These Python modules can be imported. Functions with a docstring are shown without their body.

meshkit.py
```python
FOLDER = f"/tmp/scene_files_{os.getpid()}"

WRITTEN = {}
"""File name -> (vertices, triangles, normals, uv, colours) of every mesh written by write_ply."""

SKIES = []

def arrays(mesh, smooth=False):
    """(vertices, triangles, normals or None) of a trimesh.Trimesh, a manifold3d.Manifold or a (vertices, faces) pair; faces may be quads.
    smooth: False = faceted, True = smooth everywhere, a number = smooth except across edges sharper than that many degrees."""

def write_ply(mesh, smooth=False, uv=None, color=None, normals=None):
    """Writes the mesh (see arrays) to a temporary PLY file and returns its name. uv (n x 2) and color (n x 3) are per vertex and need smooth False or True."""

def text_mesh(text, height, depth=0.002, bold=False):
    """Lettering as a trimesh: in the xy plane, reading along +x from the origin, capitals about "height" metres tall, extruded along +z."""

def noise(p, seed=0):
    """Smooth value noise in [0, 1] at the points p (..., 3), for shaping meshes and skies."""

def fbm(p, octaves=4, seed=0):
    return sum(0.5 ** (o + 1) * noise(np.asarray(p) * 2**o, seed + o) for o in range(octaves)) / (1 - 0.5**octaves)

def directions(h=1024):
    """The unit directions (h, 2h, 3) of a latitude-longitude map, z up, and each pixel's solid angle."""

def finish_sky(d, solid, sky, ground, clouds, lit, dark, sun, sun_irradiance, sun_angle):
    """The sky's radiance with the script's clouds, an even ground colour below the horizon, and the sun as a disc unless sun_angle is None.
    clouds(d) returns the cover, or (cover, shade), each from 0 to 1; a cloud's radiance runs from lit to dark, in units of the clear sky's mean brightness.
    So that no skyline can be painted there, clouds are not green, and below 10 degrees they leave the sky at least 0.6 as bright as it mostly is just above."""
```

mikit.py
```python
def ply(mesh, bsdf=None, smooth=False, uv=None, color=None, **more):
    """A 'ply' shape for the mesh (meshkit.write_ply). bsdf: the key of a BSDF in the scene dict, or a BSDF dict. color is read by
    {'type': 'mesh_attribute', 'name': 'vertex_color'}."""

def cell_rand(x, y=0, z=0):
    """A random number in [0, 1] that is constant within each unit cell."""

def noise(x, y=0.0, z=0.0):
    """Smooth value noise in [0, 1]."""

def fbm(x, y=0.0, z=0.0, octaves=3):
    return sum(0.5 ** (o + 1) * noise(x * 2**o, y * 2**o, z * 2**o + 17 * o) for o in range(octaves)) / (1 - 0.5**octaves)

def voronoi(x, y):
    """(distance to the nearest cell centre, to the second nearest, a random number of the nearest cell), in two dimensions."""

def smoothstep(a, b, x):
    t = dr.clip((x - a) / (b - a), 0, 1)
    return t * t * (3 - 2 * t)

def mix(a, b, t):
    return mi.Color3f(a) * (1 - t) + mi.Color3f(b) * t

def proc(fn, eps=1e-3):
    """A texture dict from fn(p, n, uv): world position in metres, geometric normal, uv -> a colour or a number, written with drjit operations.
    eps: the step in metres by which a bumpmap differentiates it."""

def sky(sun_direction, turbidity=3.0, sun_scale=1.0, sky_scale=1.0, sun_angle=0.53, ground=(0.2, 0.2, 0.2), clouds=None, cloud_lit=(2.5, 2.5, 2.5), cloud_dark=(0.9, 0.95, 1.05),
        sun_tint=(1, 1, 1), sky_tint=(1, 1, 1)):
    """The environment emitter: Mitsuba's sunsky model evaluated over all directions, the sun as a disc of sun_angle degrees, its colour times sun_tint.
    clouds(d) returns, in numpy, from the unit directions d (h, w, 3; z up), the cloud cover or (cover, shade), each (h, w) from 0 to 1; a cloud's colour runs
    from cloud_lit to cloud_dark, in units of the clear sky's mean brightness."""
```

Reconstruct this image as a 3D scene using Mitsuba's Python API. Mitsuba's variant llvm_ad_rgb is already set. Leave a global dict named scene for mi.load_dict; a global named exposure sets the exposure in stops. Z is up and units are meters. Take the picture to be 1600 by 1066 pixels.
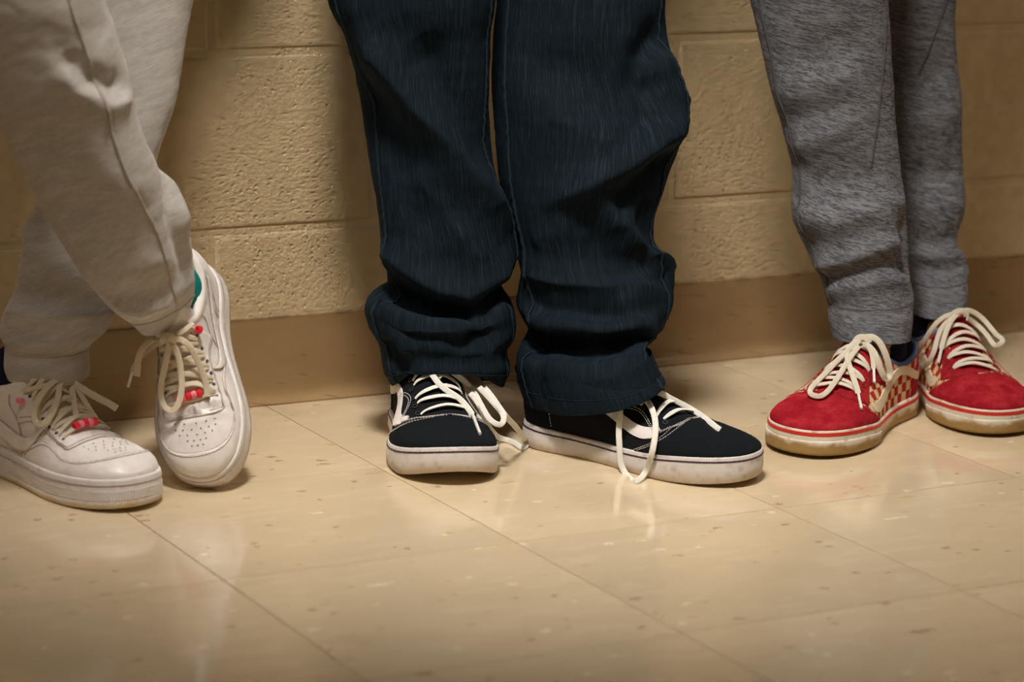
import math
import numpy as np
import trimesh
import shapely
import shapely.geometry as sg
import drjit as dr
import mitsuba as mi
import mikit
import meshkit
from mikit import noise, fbm, voronoi, cell_rand, smoothstep, mix, proc
from scipy.interpolate import splprep, splev, PchipInterpolator, CubicSpline
from scipy.spatial import Delaunay, cKDTree

T = mi.ScalarTransform4f
scene, labels = {'type': 'scene'}, {}

# ------------------------------------------------------------------ camera
CAM = np.array([-1.42971, -2.90534, 0.76618])
FWD = np.array([0.46883359, 0.85737735, -0.21236558])
UP = np.array([0.07986054, 0.19829665, 0.97688317])
scene['camera'] = {
    'type': 'thinlens', 'fov': 2 * math.degrees(math.atan(800 / 4379.5)), 'fov_axis': 'x',
    'aperture_radius': 0.0105, 'focus_distance': 3.03, 'near_clip': 0.1, 'far_clip': 50.0,
    'to_world': T().look_at(origin=CAM.tolist(), target=(CAM + FWD).tolist(), up=UP.tolist())}
exposure = 0.15

# ------------------------------------------------------------------ lights
# a spotlight under the ceiling, its lamp deep inside a dark tube, aimed at the group from the front;
# two weaker fluorescent troffers light the rest of the corridor
CEIL = 2.62
SPOT_AT, SPOT_TO, SPOT_R, SPOT_DEPTH = np.array([-0.70, -1.25, 2.58]), np.array([0.03, -0.36, 0.10]), 0.25, 1.0
SPOT_POWER = (165.0, 154.0, 139.0)
LIGHTS = [((-1.7, -1.5), (0.60, 1.20), (5.2, 4.86, 4.4)),
          ((1.6, -1.4), (0.60, 1.20), (5.2, 4.86, 4.4))]

# ------------------------------------------------------------------ helpers
def free_key(key):
    if key not in scene and key not in labels:
        return key
    n = 1
    while f'{key}_{n:03d}' in scene or f'{key}_{n:03d}' in labels:
        n += 1
    return f'{key}_{n:03d}'


def thing(name, label, category, group=None):
    key = free_key(name)
    labels[key] = {'label': label, 'category': category}
    if group:
        labels[key]['group'] = group
    return key


def put(key, mesh, bsdf, smooth=35, color=None, label=None, kind=None, uv=None, to_world=None):
    """One entry of the scene. color(v) gives a colour per vertex."""
    key = free_key(key)
    if color is not None:
        if smooth not in (True, False):
            mesh = trimesh.graph.smooth_shade(mesh, angle=math.radians(smooth), facet_minarea=None)
        c = color(np.asarray(mesh.vertices)) if callable(color) else color
        d = mikit.ply(mesh, bsdf, smooth=True, color=c)
    elif uv is not None:
        d = mikit.ply(mesh, bsdf, smooth=True, uv=uv)
    else:
        d = mikit.ply(mesh, bsdf, smooth=smooth)
    if to_world is not None:
        d['to_world'] = to_world
    scene[key] = d
    e = {}
    if label:
        e['label'] = label
    if kind:
        e['kind'] = kind
    if e:
        labels[key] = {**labels.get(key, {}), **e}
    return key


def cat(ms):
    return trimesh.util.concatenate([m for m in ms if m is not None and len(m.faces)])


def sweep_profile(profile, x0, x1):
    """A closed (y, z) profile extruded along x."""
    p = np.asarray(profile, float)
    n = len(p)
    v = np.vstack([np.c_[np.full(n, x0), p], np.c_[np.full(n, x1), p]])
    f = []
    for i in range(n):
        j = (i + 1) % n
        f += [[i, j, n + j], [i, n + j, n + i]]
    m = trimesh.Trimesh(v, f, process=False)
    tri = trimesh.creation.triangulate_polygon(sg.Polygon(p), engine='earcut')[1] % n
    m = trimesh.Trimesh(v, np.vstack([f, tri[:, ::-1], tri + n]), process=False)
    m.fix_normals()
    return m


def slab(x0, x1, y0, y1, z0, z1):
    m = trimesh.creation.box(extents=(x1 - x0, y1 - y0, z1 - z0))
    m.apply_translation(((x0 + x1) / 2, (y0 + y1) / 2, (z0 + z1) / 2))
    return m


def spline(points, n, closed=False):
    p = np.asarray(points, float)
    d = np.r_[0, np.cumsum(np.maximum(np.linalg.norm(np.diff(p, axis=0), axis=1), 1e-6) ** 0.5)]
    return CubicSpline(d, p)(np.linspace(0, d[-1], n))


def ribbon(points, normals, width, thick=0.0016, n=None, sides=10, ends=True, widths=None):
    """A flat woven lace through the points; normals say which way its broad side faces."""
    p = np.asarray(points, float)
    nn = np.broadcast_to(np.asarray(normals, float), p.shape)
    length = np.linalg.norm(np.diff(p, axis=0), axis=1).sum()
    n = n or max(10, int(length / 0.0028))
    d = np.r_[0, np.cumsum(np.maximum(np.linalg.norm(np.diff(p, axis=0), axis=1), 1e-6) ** 0.5)]
    u = np.linspace(0, d[-1], n)
    c = CubicSpline(d, p)(u) if len(p) > 2 else np.array([np.interp(u, d, p[:, k]) for k in range(3)]).T
    m = np.array([np.interp(u, d, nn[:, k]) for k in range(3)]).T
    w = np.full(n, width) if widths is None else np.interp(u / d[-1], np.linspace(0, 1, len(widths)), widths)
    t = np.gradient(c, axis=0)
    t /= np.linalg.norm(t, axis=1, keepdims=True) + 1e-12
    s = np.cross(t, m)
    s /= np.linalg.norm(s, axis=1, keepdims=True) + 1e-12
    m = np.cross(s, t)
    a = np.linspace(0, 2 * np.pi, sides, endpoint=False)
    ca, sa = np.sign(np.cos(a)) * np.abs(np.cos(a)) ** 0.7, np.sign(np.sin(a)) * np.abs(np.sin(a)) ** 0.6
    v = c[:, None] + (w / 2)[:, None, None] * ca[None, :, None] * s[:, None] + thick / 2 * sa[None, :, None] * m[:, None]
    i, j = np.meshgrid(np.arange(n - 1), np.arange(sides), indexing='ij')
    k = (j + 1) % sides
    q = np.stack([i * sides + j, i * sides + k, (i + 1) * sides + k, (i + 1) * sides + j], -1).reshape(-1, 4)
    f = np.vstack([q[:, [0, 1, 2]], q[:, [0, 2, 3]]])
    v = v.reshape(-1, 3)
    if ends:
        e0, e1 = len(v), len(v) + 1
        v = np.vstack([v, c[0], c[-1]])
        r = np.arange(sides)
        f = np.vstack([f, np.c_[(r + 1) % sides, r, np.full(sides, e0)], np.c_[(n - 1) * sides + r, (n - 1) * sides + (r + 1) % sides, np.full(sides, e1)]])
    out = trimesh.Trimesh(v, f, process=False)
    if out.volume < 0:
        out.invert()
    return out


def tube(points, radius, n=None, sides=8):
    p = np.asarray(points, float)
    t = np.gradient(p, axis=0) if len(p) > 1 else p
    h = np.cross(t[0], [0.3, 0.5, 0.8])
    return ribbon(p, np.tile(h, (len(p), 1)), 2 * radius, 2 * radius, n, sides)


# ------------------------------------------------------------------ materials
def rgb(*c):
    return {'type': 'rgb', 'value': list(c)}


def principled(color, rough=0.5, spec=0.5, **more):
    return {'type': 'twosided', 'bsdf': {'type': 'principled', 'base_color': color, 'roughness': rough, 'specular': spec, **more}}


VCOL = {'type': 'mesh_attribute', 'name': 'vertex_color'}


def wall_paint_fn(p, n, uv):
    a = fbm(p.x * 5, p.z * 5, 3.0, 3)
    d = fbm(p.x * 70, p.z * 70, p.y * 30, 2)
    return mix((0.505, 0.392, 0.227), (0.555, 0.433, 0.259), a) * (0.92 + 0.16 * d)


def wall_bump_fn(p, n, uv):
    x, z = p.x, p.z + p.y
    a = fbm(x * 400, z * 400, 1.0, 2) * 0.9 + fbm(x * 90, z * 90, 5.0, 2) * 0.15
    region = smoothstep(0.42, 0.72, fbm(x * 9, z * 9, 7.0, 2))
    d1, d2, r = voronoi(x * 170, z * 170)
    pore = smoothstep(0.36, 0.14, d1) * dr.select(r > 0.93 - 0.30 * region, 1.0, 0.0)
    return a - 0.9 * pore


scene['paint'] = {'type': 'twosided', 'bsdf': {'type': 'bumpmap', 'arbitrary': proc(wall_bump_fn, eps=0.0008), 'scale': 0.0014, 'bsdf': {
    'type': 'principled', 'base_color': proc(wall_paint_fn), 'roughness': 0.38, 'specular': 0.45}}}
scene['plain_paint'] = principled(rgb(0.56, 0.43, 0.24), 0.5)
scene['ceiling_paint'] = principled(rgb(0.74, 0.70, 0.62), 0.8, 0.2)


def floor_fn(p, n, uv):
    cx, cy = dr.floor((p.x - TILE_X) / 0.3048), dr.floor((p.y - TILE_Y) / 0.3048)
    r1, r2 = cell_rand(cx, cy, 5), cell_rand(cx, cy, 9)
    x, y = p.x + 7.3 * r1, p.y + 3.1 * r2
    # soft mottling, drawn out along x
    cloud = fbm(x * 9, y * 16, 2.0, 3)
    c = mix((0.525, 0.422, 0.282), (0.585, 0.478, 0.325), cloud)
    streak = smoothstep(0.56, 0.8, fbm(x * 28, y * 95, 4.0, 2))
    c = mix(c, (0.64, 0.53, 0.37), streak * 0.28)
    d1, d2, r = voronoi(x * 40 + 1.5 * noise(x * 20, y * 20, 9.0), y * 62)
    size = 0.10 + 0.22 * cell_rand(dr.floor(r * 9973), 3, 1)
    fleck = smoothstep(size, size * 0.45, d1 + 0.25 * (noise(x * 300, y * 500, 1.0) - 0.5))
    dark = dr.select(r > 0.955, fleck, 0.0)
    pale = dr.select((r > 0.80) & (r < 0.825), fleck, 0.0)
    mid = dr.select((r > 0.60) & (r < 0.64), fleck, 0.0)
    c = mix(c, (0.27, 0.135, 0.055), dark * 0.6)
    c = mix(c, (0.75, 0.66, 0.48), pale * 0.7)
    c = mix(c, (0.47, 0.29, 0.11), mid * 0.5)
    grime = smoothstep(-0.10, -0.02, p.y) * 0.25
    return c * (0.96 + 0.08 * r1) * (1 - grime * fbm(x * 40, y * 40, 1.0, 2))


TILE_X, TILE_Y = 0.1342, -0.3146
scene['vinyl_tile'] = principled(proc(floor_fn), 0.10, 0.8)
scene['tile_joint'] = principled(rgb(0.10, 0.062, 0.032), 0.8, 0.2)


def base_fn(p, n, uv):
    a = fbm(p.x * 14, p.z * 40, 1.0, 3)
    c = mix((0.275, 0.175, 0.083), (0.33, 0.215, 0.107), a)
    s = smoothstep(0.80, 0.86, fbm(p.x * 34, p.z * 330 + p.x * 50, 8.0, 2))
    c = mix(c, (0.14, 0.085, 0.04), s * 0.5)
    top = smoothstep(0.096, 0.1012, p.z) * smoothstep(0.35, 0.65, fbm(p.x * 60, p.z * 60, 2.0, 2))
    c = mix(c, (0.13, 0.085, 0.045), top * 0.7)
    return c


scene['cove_vinyl'] = principled(proc(base_fn), 0.26, 0.5)


def denim_fn(p, n, uv):
    # warp threads: thin lines that run down the leg, with slubs
    x, y = uv.x, uv.y
    line = noise(x * 1900, y * 110, 1.0) * 0.5 + noise(x * 3600, y * 260, 3.0) * 0.5
    slub = smoothstep(0.58, 0.85, noise(x * 1500, y * 60, 6.0))
    wear = fbm(p.x * 11, p.y * 11, p.z * 7, 3)
    c = mix((0.0026, 0.0057, 0.0095), (0.0054, 0.0124, 0.0205), smoothstep(0.2, 0.9, line))
    c = mix(c, (0.017, 0.036, 0.050), slub * 0.35)
    return c * (0.70 + 0.6 * wear)


def heather(a, b, streaks, tilt):
    def fn(p, n, uv):
        x, y = uv.x, uv.y + tilt * uv.x
        f = noise(x * 130, y * 1100, 1.0) * 0.5 + noise(x * 340, y * 1900, 2.0) * 0.5
        g = fbm(x * 30, y * 180, 4.0, 2)
        t = smoothstep(0.25, 0.78, f * streaks + g * (1 - streaks))
        return mix(a, b, t)
    return fn


scene['denim'] = {'type': 'twosided', 'bsdf': {'type': 'principled', 'base_color': proc(denim_fn), 'roughness': 0.85, 'specular': 0.12, 'sheen': 0.25, 'sheen_tint': 0.8}}
light_fleece_fn = heather((0.385, 0.365, 0.345), (0.49, 0.468, 0.445), 0.6, 0.3)
dark_fleece_fn = heather((0.056, 0.058, 0.068), (0.195, 0.197, 0.215), 0.8, -0.22)
scene['light_fleece'] = principled(proc(light_fleece_fn), 0.95, 0.1, sheen=0.5)
scene['dark_fleece'] = principled(proc(dark_fleece_fn), 0.95, 0.1, sheen=0.4)
scene['coloured'] = principled(VCOL, 0.55, 0.4)
scene['coloured_matte'] = principled(VCOL, 0.9, 0.15, sheen=0.3)
scene['white_leather'] = principled(VCOL, 0.36, 0.5)
scene['lace_white'] = principled(rgb(0.74, 0.72, 0.66), 0.85, 0.2)
scene['lace_cream'] = principled(rgb(0.66, 0.585, 0.45), 0.85, 0.2)
scene['lace_ivory'] = principled(rgb(0.63, 0.575, 0.475), 0.85, 0.2)
scene['black_suede'] = principled(rgb(0.0055, 0.0075, 0.010), 0.9, 0.12, sheen=0.25)
scene['black_canvas'] = principled(rgb(0.0055, 0.006, 0.009), 0.9, 0.2)
scene['white_stripe'] = principled(rgb(0.74, 0.70, 0.68), 0.5, 0.4)
scene['cream_stripe'] = principled(rgb(0.66, 0.57, 0.40), 0.5, 0.4)
scene['plum_rubber'] = principled(rgb(0.045, 0.022, 0.055), 0.5, 0.4)
scene['red_rubber'] = principled(rgb(0.58, 0.035, 0.025), 0.45, 0.4)
scene['thread_white'] = principled(rgb(0.62, 0.60, 0.56), 0.8, 0.2)
scene['thread_taupe'] = principled(rgb(0.40, 0.315, 0.28), 0.8, 0.2)
scene['eyelet_red'] = principled(rgb(0.22, 0.02, 0.02), 0.7, 0.2)
scene['thread_red'] = principled(rgb(0.42, 0.03, 0.03), 0.8, 0.2)
scene['dark_hole'] = principled(rgb(0.07, 0.06, 0.065), 0.9, 0.1)
scene['eyelet'] = principled(rgb(0.03, 0.028, 0.036), 0.5, 0.4)
scene['navy_knit'] = principled(rgb(0.012, 0.012, 0.035), 0.95, 0.1)
scene['teal_knit'] = principled(rgb(0.01, 0.16, 0.15), 0.95, 0.1)
scene['blue_lining'] = principled(rgb(0.10, 0.13, 0.26), 0.9, 0.1)
scene['bead_red'] = {'type': 'plastic', 'diffuse_reflectance': rgb(0.75, 0.02, 0.035)}
scene['bead_pink'] = {'type': 'plastic', 'diffuse_reflectance': rgb(0.85, 0.22, 0.29)}
scene['skin'] = principled(rgb(0.48, 0.29, 0.20), 0.55, 0.4)
scene['shirt_cotton'] = principled(rgb(0.22, 0.21, 0.20), 0.9, 0.1)
scene['aglet'] = principled(rgb(0.72, 0.70, 0.64), 0.25, 0.6)


def red_suede_fn(p, n, uv):
    a = fbm(p.x * 80, p.y * 80, p.z * 80, 4)
    b = noise(p.x * 700, p.y * 700, p.z * 700)
    c = mix((0.26, 0.006, 0.015), (0.38, 0.022, 0.030), smoothstep(0.3, 0.8, a))
    return c * (0.78 + 0.44 * b)


def checker_fn(p, n, uv):
    u, v = uv.x, uv.y
    w = dr.floor(u) + dr.floor(v)
    on = (w - 2 * dr.floor(w / 2)) > 0.5
    t = 0.85 + 0.3 * noise(p.x * 900, p.y * 900, p.z * 900)
    return dr.select(on, mi.Color3f(0.36, 0.028, 0.028), mi.Color3f(0.62, 0.46, 0.255)) * t


scene['red_suede'] = principled(proc(red_suede_fn), 0.92, 0.12, sheen=0.4)
scene['checker_canvas'] = principled(proc(checker_fn), 0.9, 0.15)


# ------------------------------------------------------------------ the room
def structure(key, mesh, bsdf, **k):
    put(key, mesh, bsdf, kind='structure', **k)


structure('floor', slab(-3.6, 3.6, -3.75, 0.2, -0.10, -0.0012), 'tile_joint', smooth=False)


def tile_mesh():
    e, c = 0.3048 - 0.0009, 0.0005
    a, b = e / 2, e / 2 - c
    v = [(sx * a, sy * a, -0.0025) for sx, sy in ((-1, -1), (1, -1), (1, 1), (-1, 1))]
    v += [(sx * a, sy * a, -c * 0.6) for sx, sy in ((-1, -1), (1, -1), (1, 1), (-1, 1))]
    v += [(sx * b, sy * b, 0) for sx, sy in ((-1, -1), (1, -1), (1, 1), (-1, 1))]
    f = []
    for o in (0, 4):
        for i in range(4):
            j = (i + 1) % 4
            f += [[o + i, o + j, o + 4 + j], [o + i, o + 4 + j, o + 4 + i]]
    f += [[8, 9, 10], [8, 10, 11]]
    return trimesh.Trimesh(v, f, process=False)


tile = mikit.ply(tile_mesh(), 'vinyl_tile', smooth=False)
for i in range(-9, 9):
    for j in range(-8, 2):
        cx, cy = TILE_X + (i + 0.5) * 0.3048, TILE_Y + (j + 0.5) * 0.3048
        if cy > 0.1 or cy < -2.3 or not (-2.4 < cx < 2.4):
            continue
        scene[free_key('floor__tile')] = {**tile, 'to_world': T().translate([cx, cy, 0])}
structure('floor_far', slab(-3.6, 3.6, -3.75, -2.4486, -0.05, -0.0001), 'vinyl_tile', smooth=False)

# the wall: backing that is the painted mortar, and each block a piece of its own
JOINT, BX, BZ = 0.0085, 0.4064, 0.2032
BLOCK_X0 = -0.2310
structure('wall_back', slab(-3.6, 3.6, 0.0027, 0.20, -0.1, CEIL), 'paint', smooth=False)


def block_mesh(w):
    a, b, h = (w - JOINT) / 2, (BZ - JOINT) / 2, JOINT
    rings = [(0.0, 0.005), (0.0, 0.0024), (0.0022, 0.0009), (0.0062, 0.0)]
    v, f = [], []
    for ins, y in rings:
        # rounded corners of the arris
        for sx, sz in ((-1, -1), (1, -1), (1, 1), (-1, 1)):
            v.append((sx * (a - ins), y, sz * (b - ins)))
    for o in range(0, 12, 4):
        for i in range(4):
            j = (i + 1) % 4
            f += [[o + i, o + j, o + 4 + j], [o + i, o + 4 + j, o + 4 + i]]
    f += [[12, 13, 14], [12, 14, 15]]
    return trimesh.Trimesh(v, f, process=False)


block = mikit.ply(block_mesh(BX), 'paint', smooth=50)
for row in range(0, 6):
    off = 0.0 if row % 2 == 0 else 0.2032
    for k in range(-5, 6):
        cx = BLOCK_X0 + off + (k + 0.5) * BX
        if -1.9 < cx < 2.1:
            scene[free_key('wall_back__block')] = {**block, 'to_world': T().translate([cx, 0, (row + 0.5) * BZ])}
structure('wall_upper', slab(-3.6, 3.6, 0.0, 0.02, 6 * BZ, CEIL), 'paint', smooth=False)
structure('wall_left', slab(-3.7, -3.6, -3.75, 0.2, 0, CEIL), 'plain_paint', smooth=False)
structure('wall_right', slab(3.6, 3.7, -3.75, 0.2, 0, CEIL), 'plain_paint', smooth=False)
structure('wall_front', slab(-3.7, 3.7, -3.85, -3.75, 0, CEIL), 'plain_paint', smooth=False)
structure('ceiling', slab(-3.7, 3.7, -3.85, 0.2, CEIL, CEIL + 0.1), 'ceiling_paint', smooth=False)
# vinyl cove base: a flat strip that curves out into a toe
cove = [(0.002, 0.0), (-0.0165, 0.0), (-0.0168, 0.0018), (-0.0150, 0.0032), (-0.0105, 0.0052), (-0.0070, 0.0090), (-0.0048, 0.0150),
        (-0.0040, 0.0230), (-0.0036, 0.060), (-0.0034, 0.0990), (-0.0026, 0.1012), (-0.0012, 0.1016), (0.002, 0.1016)]
structure('baseboard_back', sweep_profile(cove, -3.6, 3.6), 'cove_vinyl', smooth=40)

k = thing('ceiling_spotlight', 'black tube spotlight hanging from the ceiling', 'spotlight')
ax = (SPOT_TO - SPOT_AT) / np.linalg.norm(SPOT_TO - SPOT_AT)
prof = np.array([(SPOT_R, -SPOT_DEPTH), (SPOT_R + .006, -SPOT_DEPTH), (SPOT_R + .006, .02), (.001, .02), (.001, .010), (SPOT_R, .010), (SPOT_R, -SPOT_DEPTH)])
can = trimesh.creation.revolve(prof, sections=48)
M = trimesh.geometry.align_vectors([0, 0, 1], -ax)
M[:3, 3] = SPOT_AT
can.apply_transform(M)
put(k + '__housing', can, 'black_canvas', smooth=40)
rod = trimesh.creation.cylinder(.012, CEIL - SPOT_AT[2], sections=16)
rod.apply_translation([*SPOT_AT[:2], (CEIL + SPOT_AT[2]) / 2])
put(k + '__rod', rod, 'black_canvas', smooth=40)
d = {'type': 'disk', 'to_world': T().look_at(origin=SPOT_AT.tolist(), target=SPOT_TO.tolist(), up=[0, 1, 0.1]) @ T().scale([SPOT_R * .97] * 3), 'bsdf': {'type': 'ref', 'id': 'ceiling_paint'}, 'emitter': {'type': 'area', 'radiance': rgb(*SPOT_POWER)}}
scene[k + '__lens'] = d

LIGHT_LABELS = ['white fluorescent ceiling light behind the camera, left of the spotlight', 'white fluorescent ceiling light above the corridor, right of the spotlight']
for (lx, ly), (sx, sy), power in LIGHTS:
    k = thing('ceiling_light', LIGHT_LABELS[[p for p, _, _ in LIGHTS].index((lx, ly))], 'ceiling light', 'ceiling lights')
    fr = trimesh.util.concatenate([slab(lx - sx / 2 - 0.03, lx + sx / 2 + 0.03, ly + s * sy / 2 - 0.015 + s * 0.015, ly + s * sy / 2 + 0.015 + s * 0.015, CEIL - 0.02, CEIL + 0.01) for s in (-1, 1)]
                                  + [slab(lx + s * sx / 2 - 0.015 + s * 0.015, lx + s * sx / 2 + 0.015 + s * 0.015, ly - sy / 2, ly + sy / 2, CEIL - 0.02, CEIL + 0.01) for s in (-1, 1)])
    put(k + '__frame', fr, 'ceiling_paint', smooth=False)
    pane = trimesh.Trimesh([(lx - sx / 2, ly - sy / 2, CEIL - 0.008), (lx + sx / 2, ly - sy / 2, CEIL - 0.008), (lx + sx / 2, ly + sy / 2, CEIL - 0.008), (lx - sx / 2, ly + sy / 2, CEIL - 0.008)], [[0, 2, 1], [0, 3, 2]], process=False)
    key = put(k + '__diffuser', pane, 'ceiling_paint', smooth=False)
    scene[key]['emitter'] = {'type': 'area', 'radiance': rgb(*power)}


# ------------------------------------------------------------------ shoes
# Shoe frame: x from heel (0) to toe (L), +y the inner (medial) side, z up from the floor. A mirrored pose makes the other foot.
class Last:
    """The closed surface of a low shoe: cross-sections along x between the sole's outline and the ridge over the instep."""

    def __init__(self, L, wide, zf, spring, ridge, flat, collar, outline=None, inset=0.003, crease=0.0, seed=0):
        self.L, self.seed, self.crease = L, seed, crease
        o = np.array(outline or [(0, 0), (.022, -.068), (.10, -.118), (.26, -.131), (.44, -.150), (.60, -.182), (.74, -.188), (.87, -.160), (.96, -.098),
                                 (1.0, -.005), (.99, .060), (.94, .115), (.85, .152), (.72, .166), (.59, .150), (.44, .122), (.27, .112), (.10, .110), (.022, .064)])
        o = o * [L, L * wide]
        c = np.vstack([o, o[:1]])
        tck, _ = splprep(c.T, s=0, per=True)
        p = np.array(splev(np.linspace(0, 1, 1200), tck)).T[:-1]
        d = np.r_[0, np.cumsum(np.linalg.norm(np.diff(np.vstack([p, p[:1]]), axis=0), axis=1))]
        q = np.linspace(0, d[-1], 241)[:-1]
        pp = np.vstack([p, p[:1]])
        p = np.c_[np.interp(q, d, pp[:, 0]), np.interp(q, d, pp[:, 1])]
        p[:, 0] -= p[:, 0].min()
        p[:, 0] *= L / p[:, 0].max()
        t = np.roll(p, -1, 0) - np.roll(p, 1, 0)
        t /= np.linalg.norm(t, axis=1, keepdims=True)
        n = np.c_[t[:, 1], -t[:, 0]]
        if ((p + n * 0.01) ** 2).sum() < ((p - p.mean(0) - n * 0.01 + p.mean(0)) ** 2).sum():
            pass
        area = 0.5 * np.sum(p[:, 0] * np.roll(p[:, 1], -1) - np.roll(p[:, 0], -1) * p[:, 1])
        self.out, self.nrm = p, n * (1 if area > 0 else -1)
        f = lambda pts: PchipInterpolator([a for a, _ in pts], [b for _, b in pts])
        self.zf, self.zb, self.ridge, self.flat, self.collar = f(zf), f(spring), f(ridge), f(flat), f(collar)
        u = p - self.nrm * inset
        i0, i1 = u[:, 0].argmin(), u[:, 0].argmax()
        r = np.roll(u, -i0, 0)
        k = (i1 - i0) % len(u)
        a, b = r[:k + 1], np.vstack([r[k:], r[:1]])[::-1]
        if a[:, 1].mean() < b[:, 1].mean():
            a, b = b, a
        self.x0, self.x1 = u[i0, 0], u[i1, 0]
        self.ym = lambda x: np.interp(x, np.maximum.accumulate(a[:, 0]), a[:, 1])
        self.yl = lambda x: np.interp(x, np.maximum.accumulate(b[:, 0]), b[:, 1])

    def section(self, xl, side):
        xl = np.clip(xl, 0, 1)
        x = self.x0 + xl * (self.x1 - self.x0)
        ym, yl = self.ym(x), self.yl(x)
        yc = (ym + yl) / 2
        shift = 0.06 * (ym - yl) * np.clip((xl - .2) / .4, 0, 1) * np.clip((1 - xl) / .25, 0, 1)
        yc = yc + shift
        w = np.where(side > 0, ym - yc, yc - yl)
        return x, yc, w, self.ridge(xl), self.flat(xl)

    def at(self, xl, v):
        """Points for xl in 0..1 along the shoe and v in -1 (outer sole edge) .. 0 (ridge) .. 1 (inner sole edge)."""
        xl, v = np.broadcast_arrays(np.asarray(xl, float), np.asarray(v, float))
        side = np.where(v >= 0, 1.0, -1.0)
        b = 1 - np.clip(np.abs(v), 0, 1)
        x, yc, w, H, fl = self.section(xl, side)
        c0, c1, c2, c3 = (1 - b) ** 3, 3 * (1 - b) ** 2 * b, 3 * (1 - b) * b ** 2, b ** 3
        y = c0 * w + c1 * w * 1.02 + c2 * w * fl
        z = H * (c1 * 0.38 + c2 * 0.98 + c3)
        # the heel curves in above the sole, and the vamp has soft flex creases
        lean = np.clip(1 - xl / 0.30, 0, 1) ** 2
        zz = np.clip(z / 0.07, 0, 1.6)
        x = x + lean * (0.010 * zz ** 2 - 0.006 * np.sin(np.clip(zz, 0, 1) * np.pi))
        if self.crease:
            m = np.exp(-((xl - .70) / .075) ** 2) * np.clip(1.25 - np.abs(v), 0, 1)
            ph = noise_np(np.c_[xl.ravel() * 6, v.ravel() * 2.2, np.full(v.size, self.seed)]).reshape(v.shape)
            z = z + self.crease * m * (np.sin(xl * 105 + 5 * ph + 1.2 * v) - 0.35)
        zf = self.zf(np.clip(xl, 0, 1))
        return np.stack([x, yc + side * y, zf + z], -1)

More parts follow.
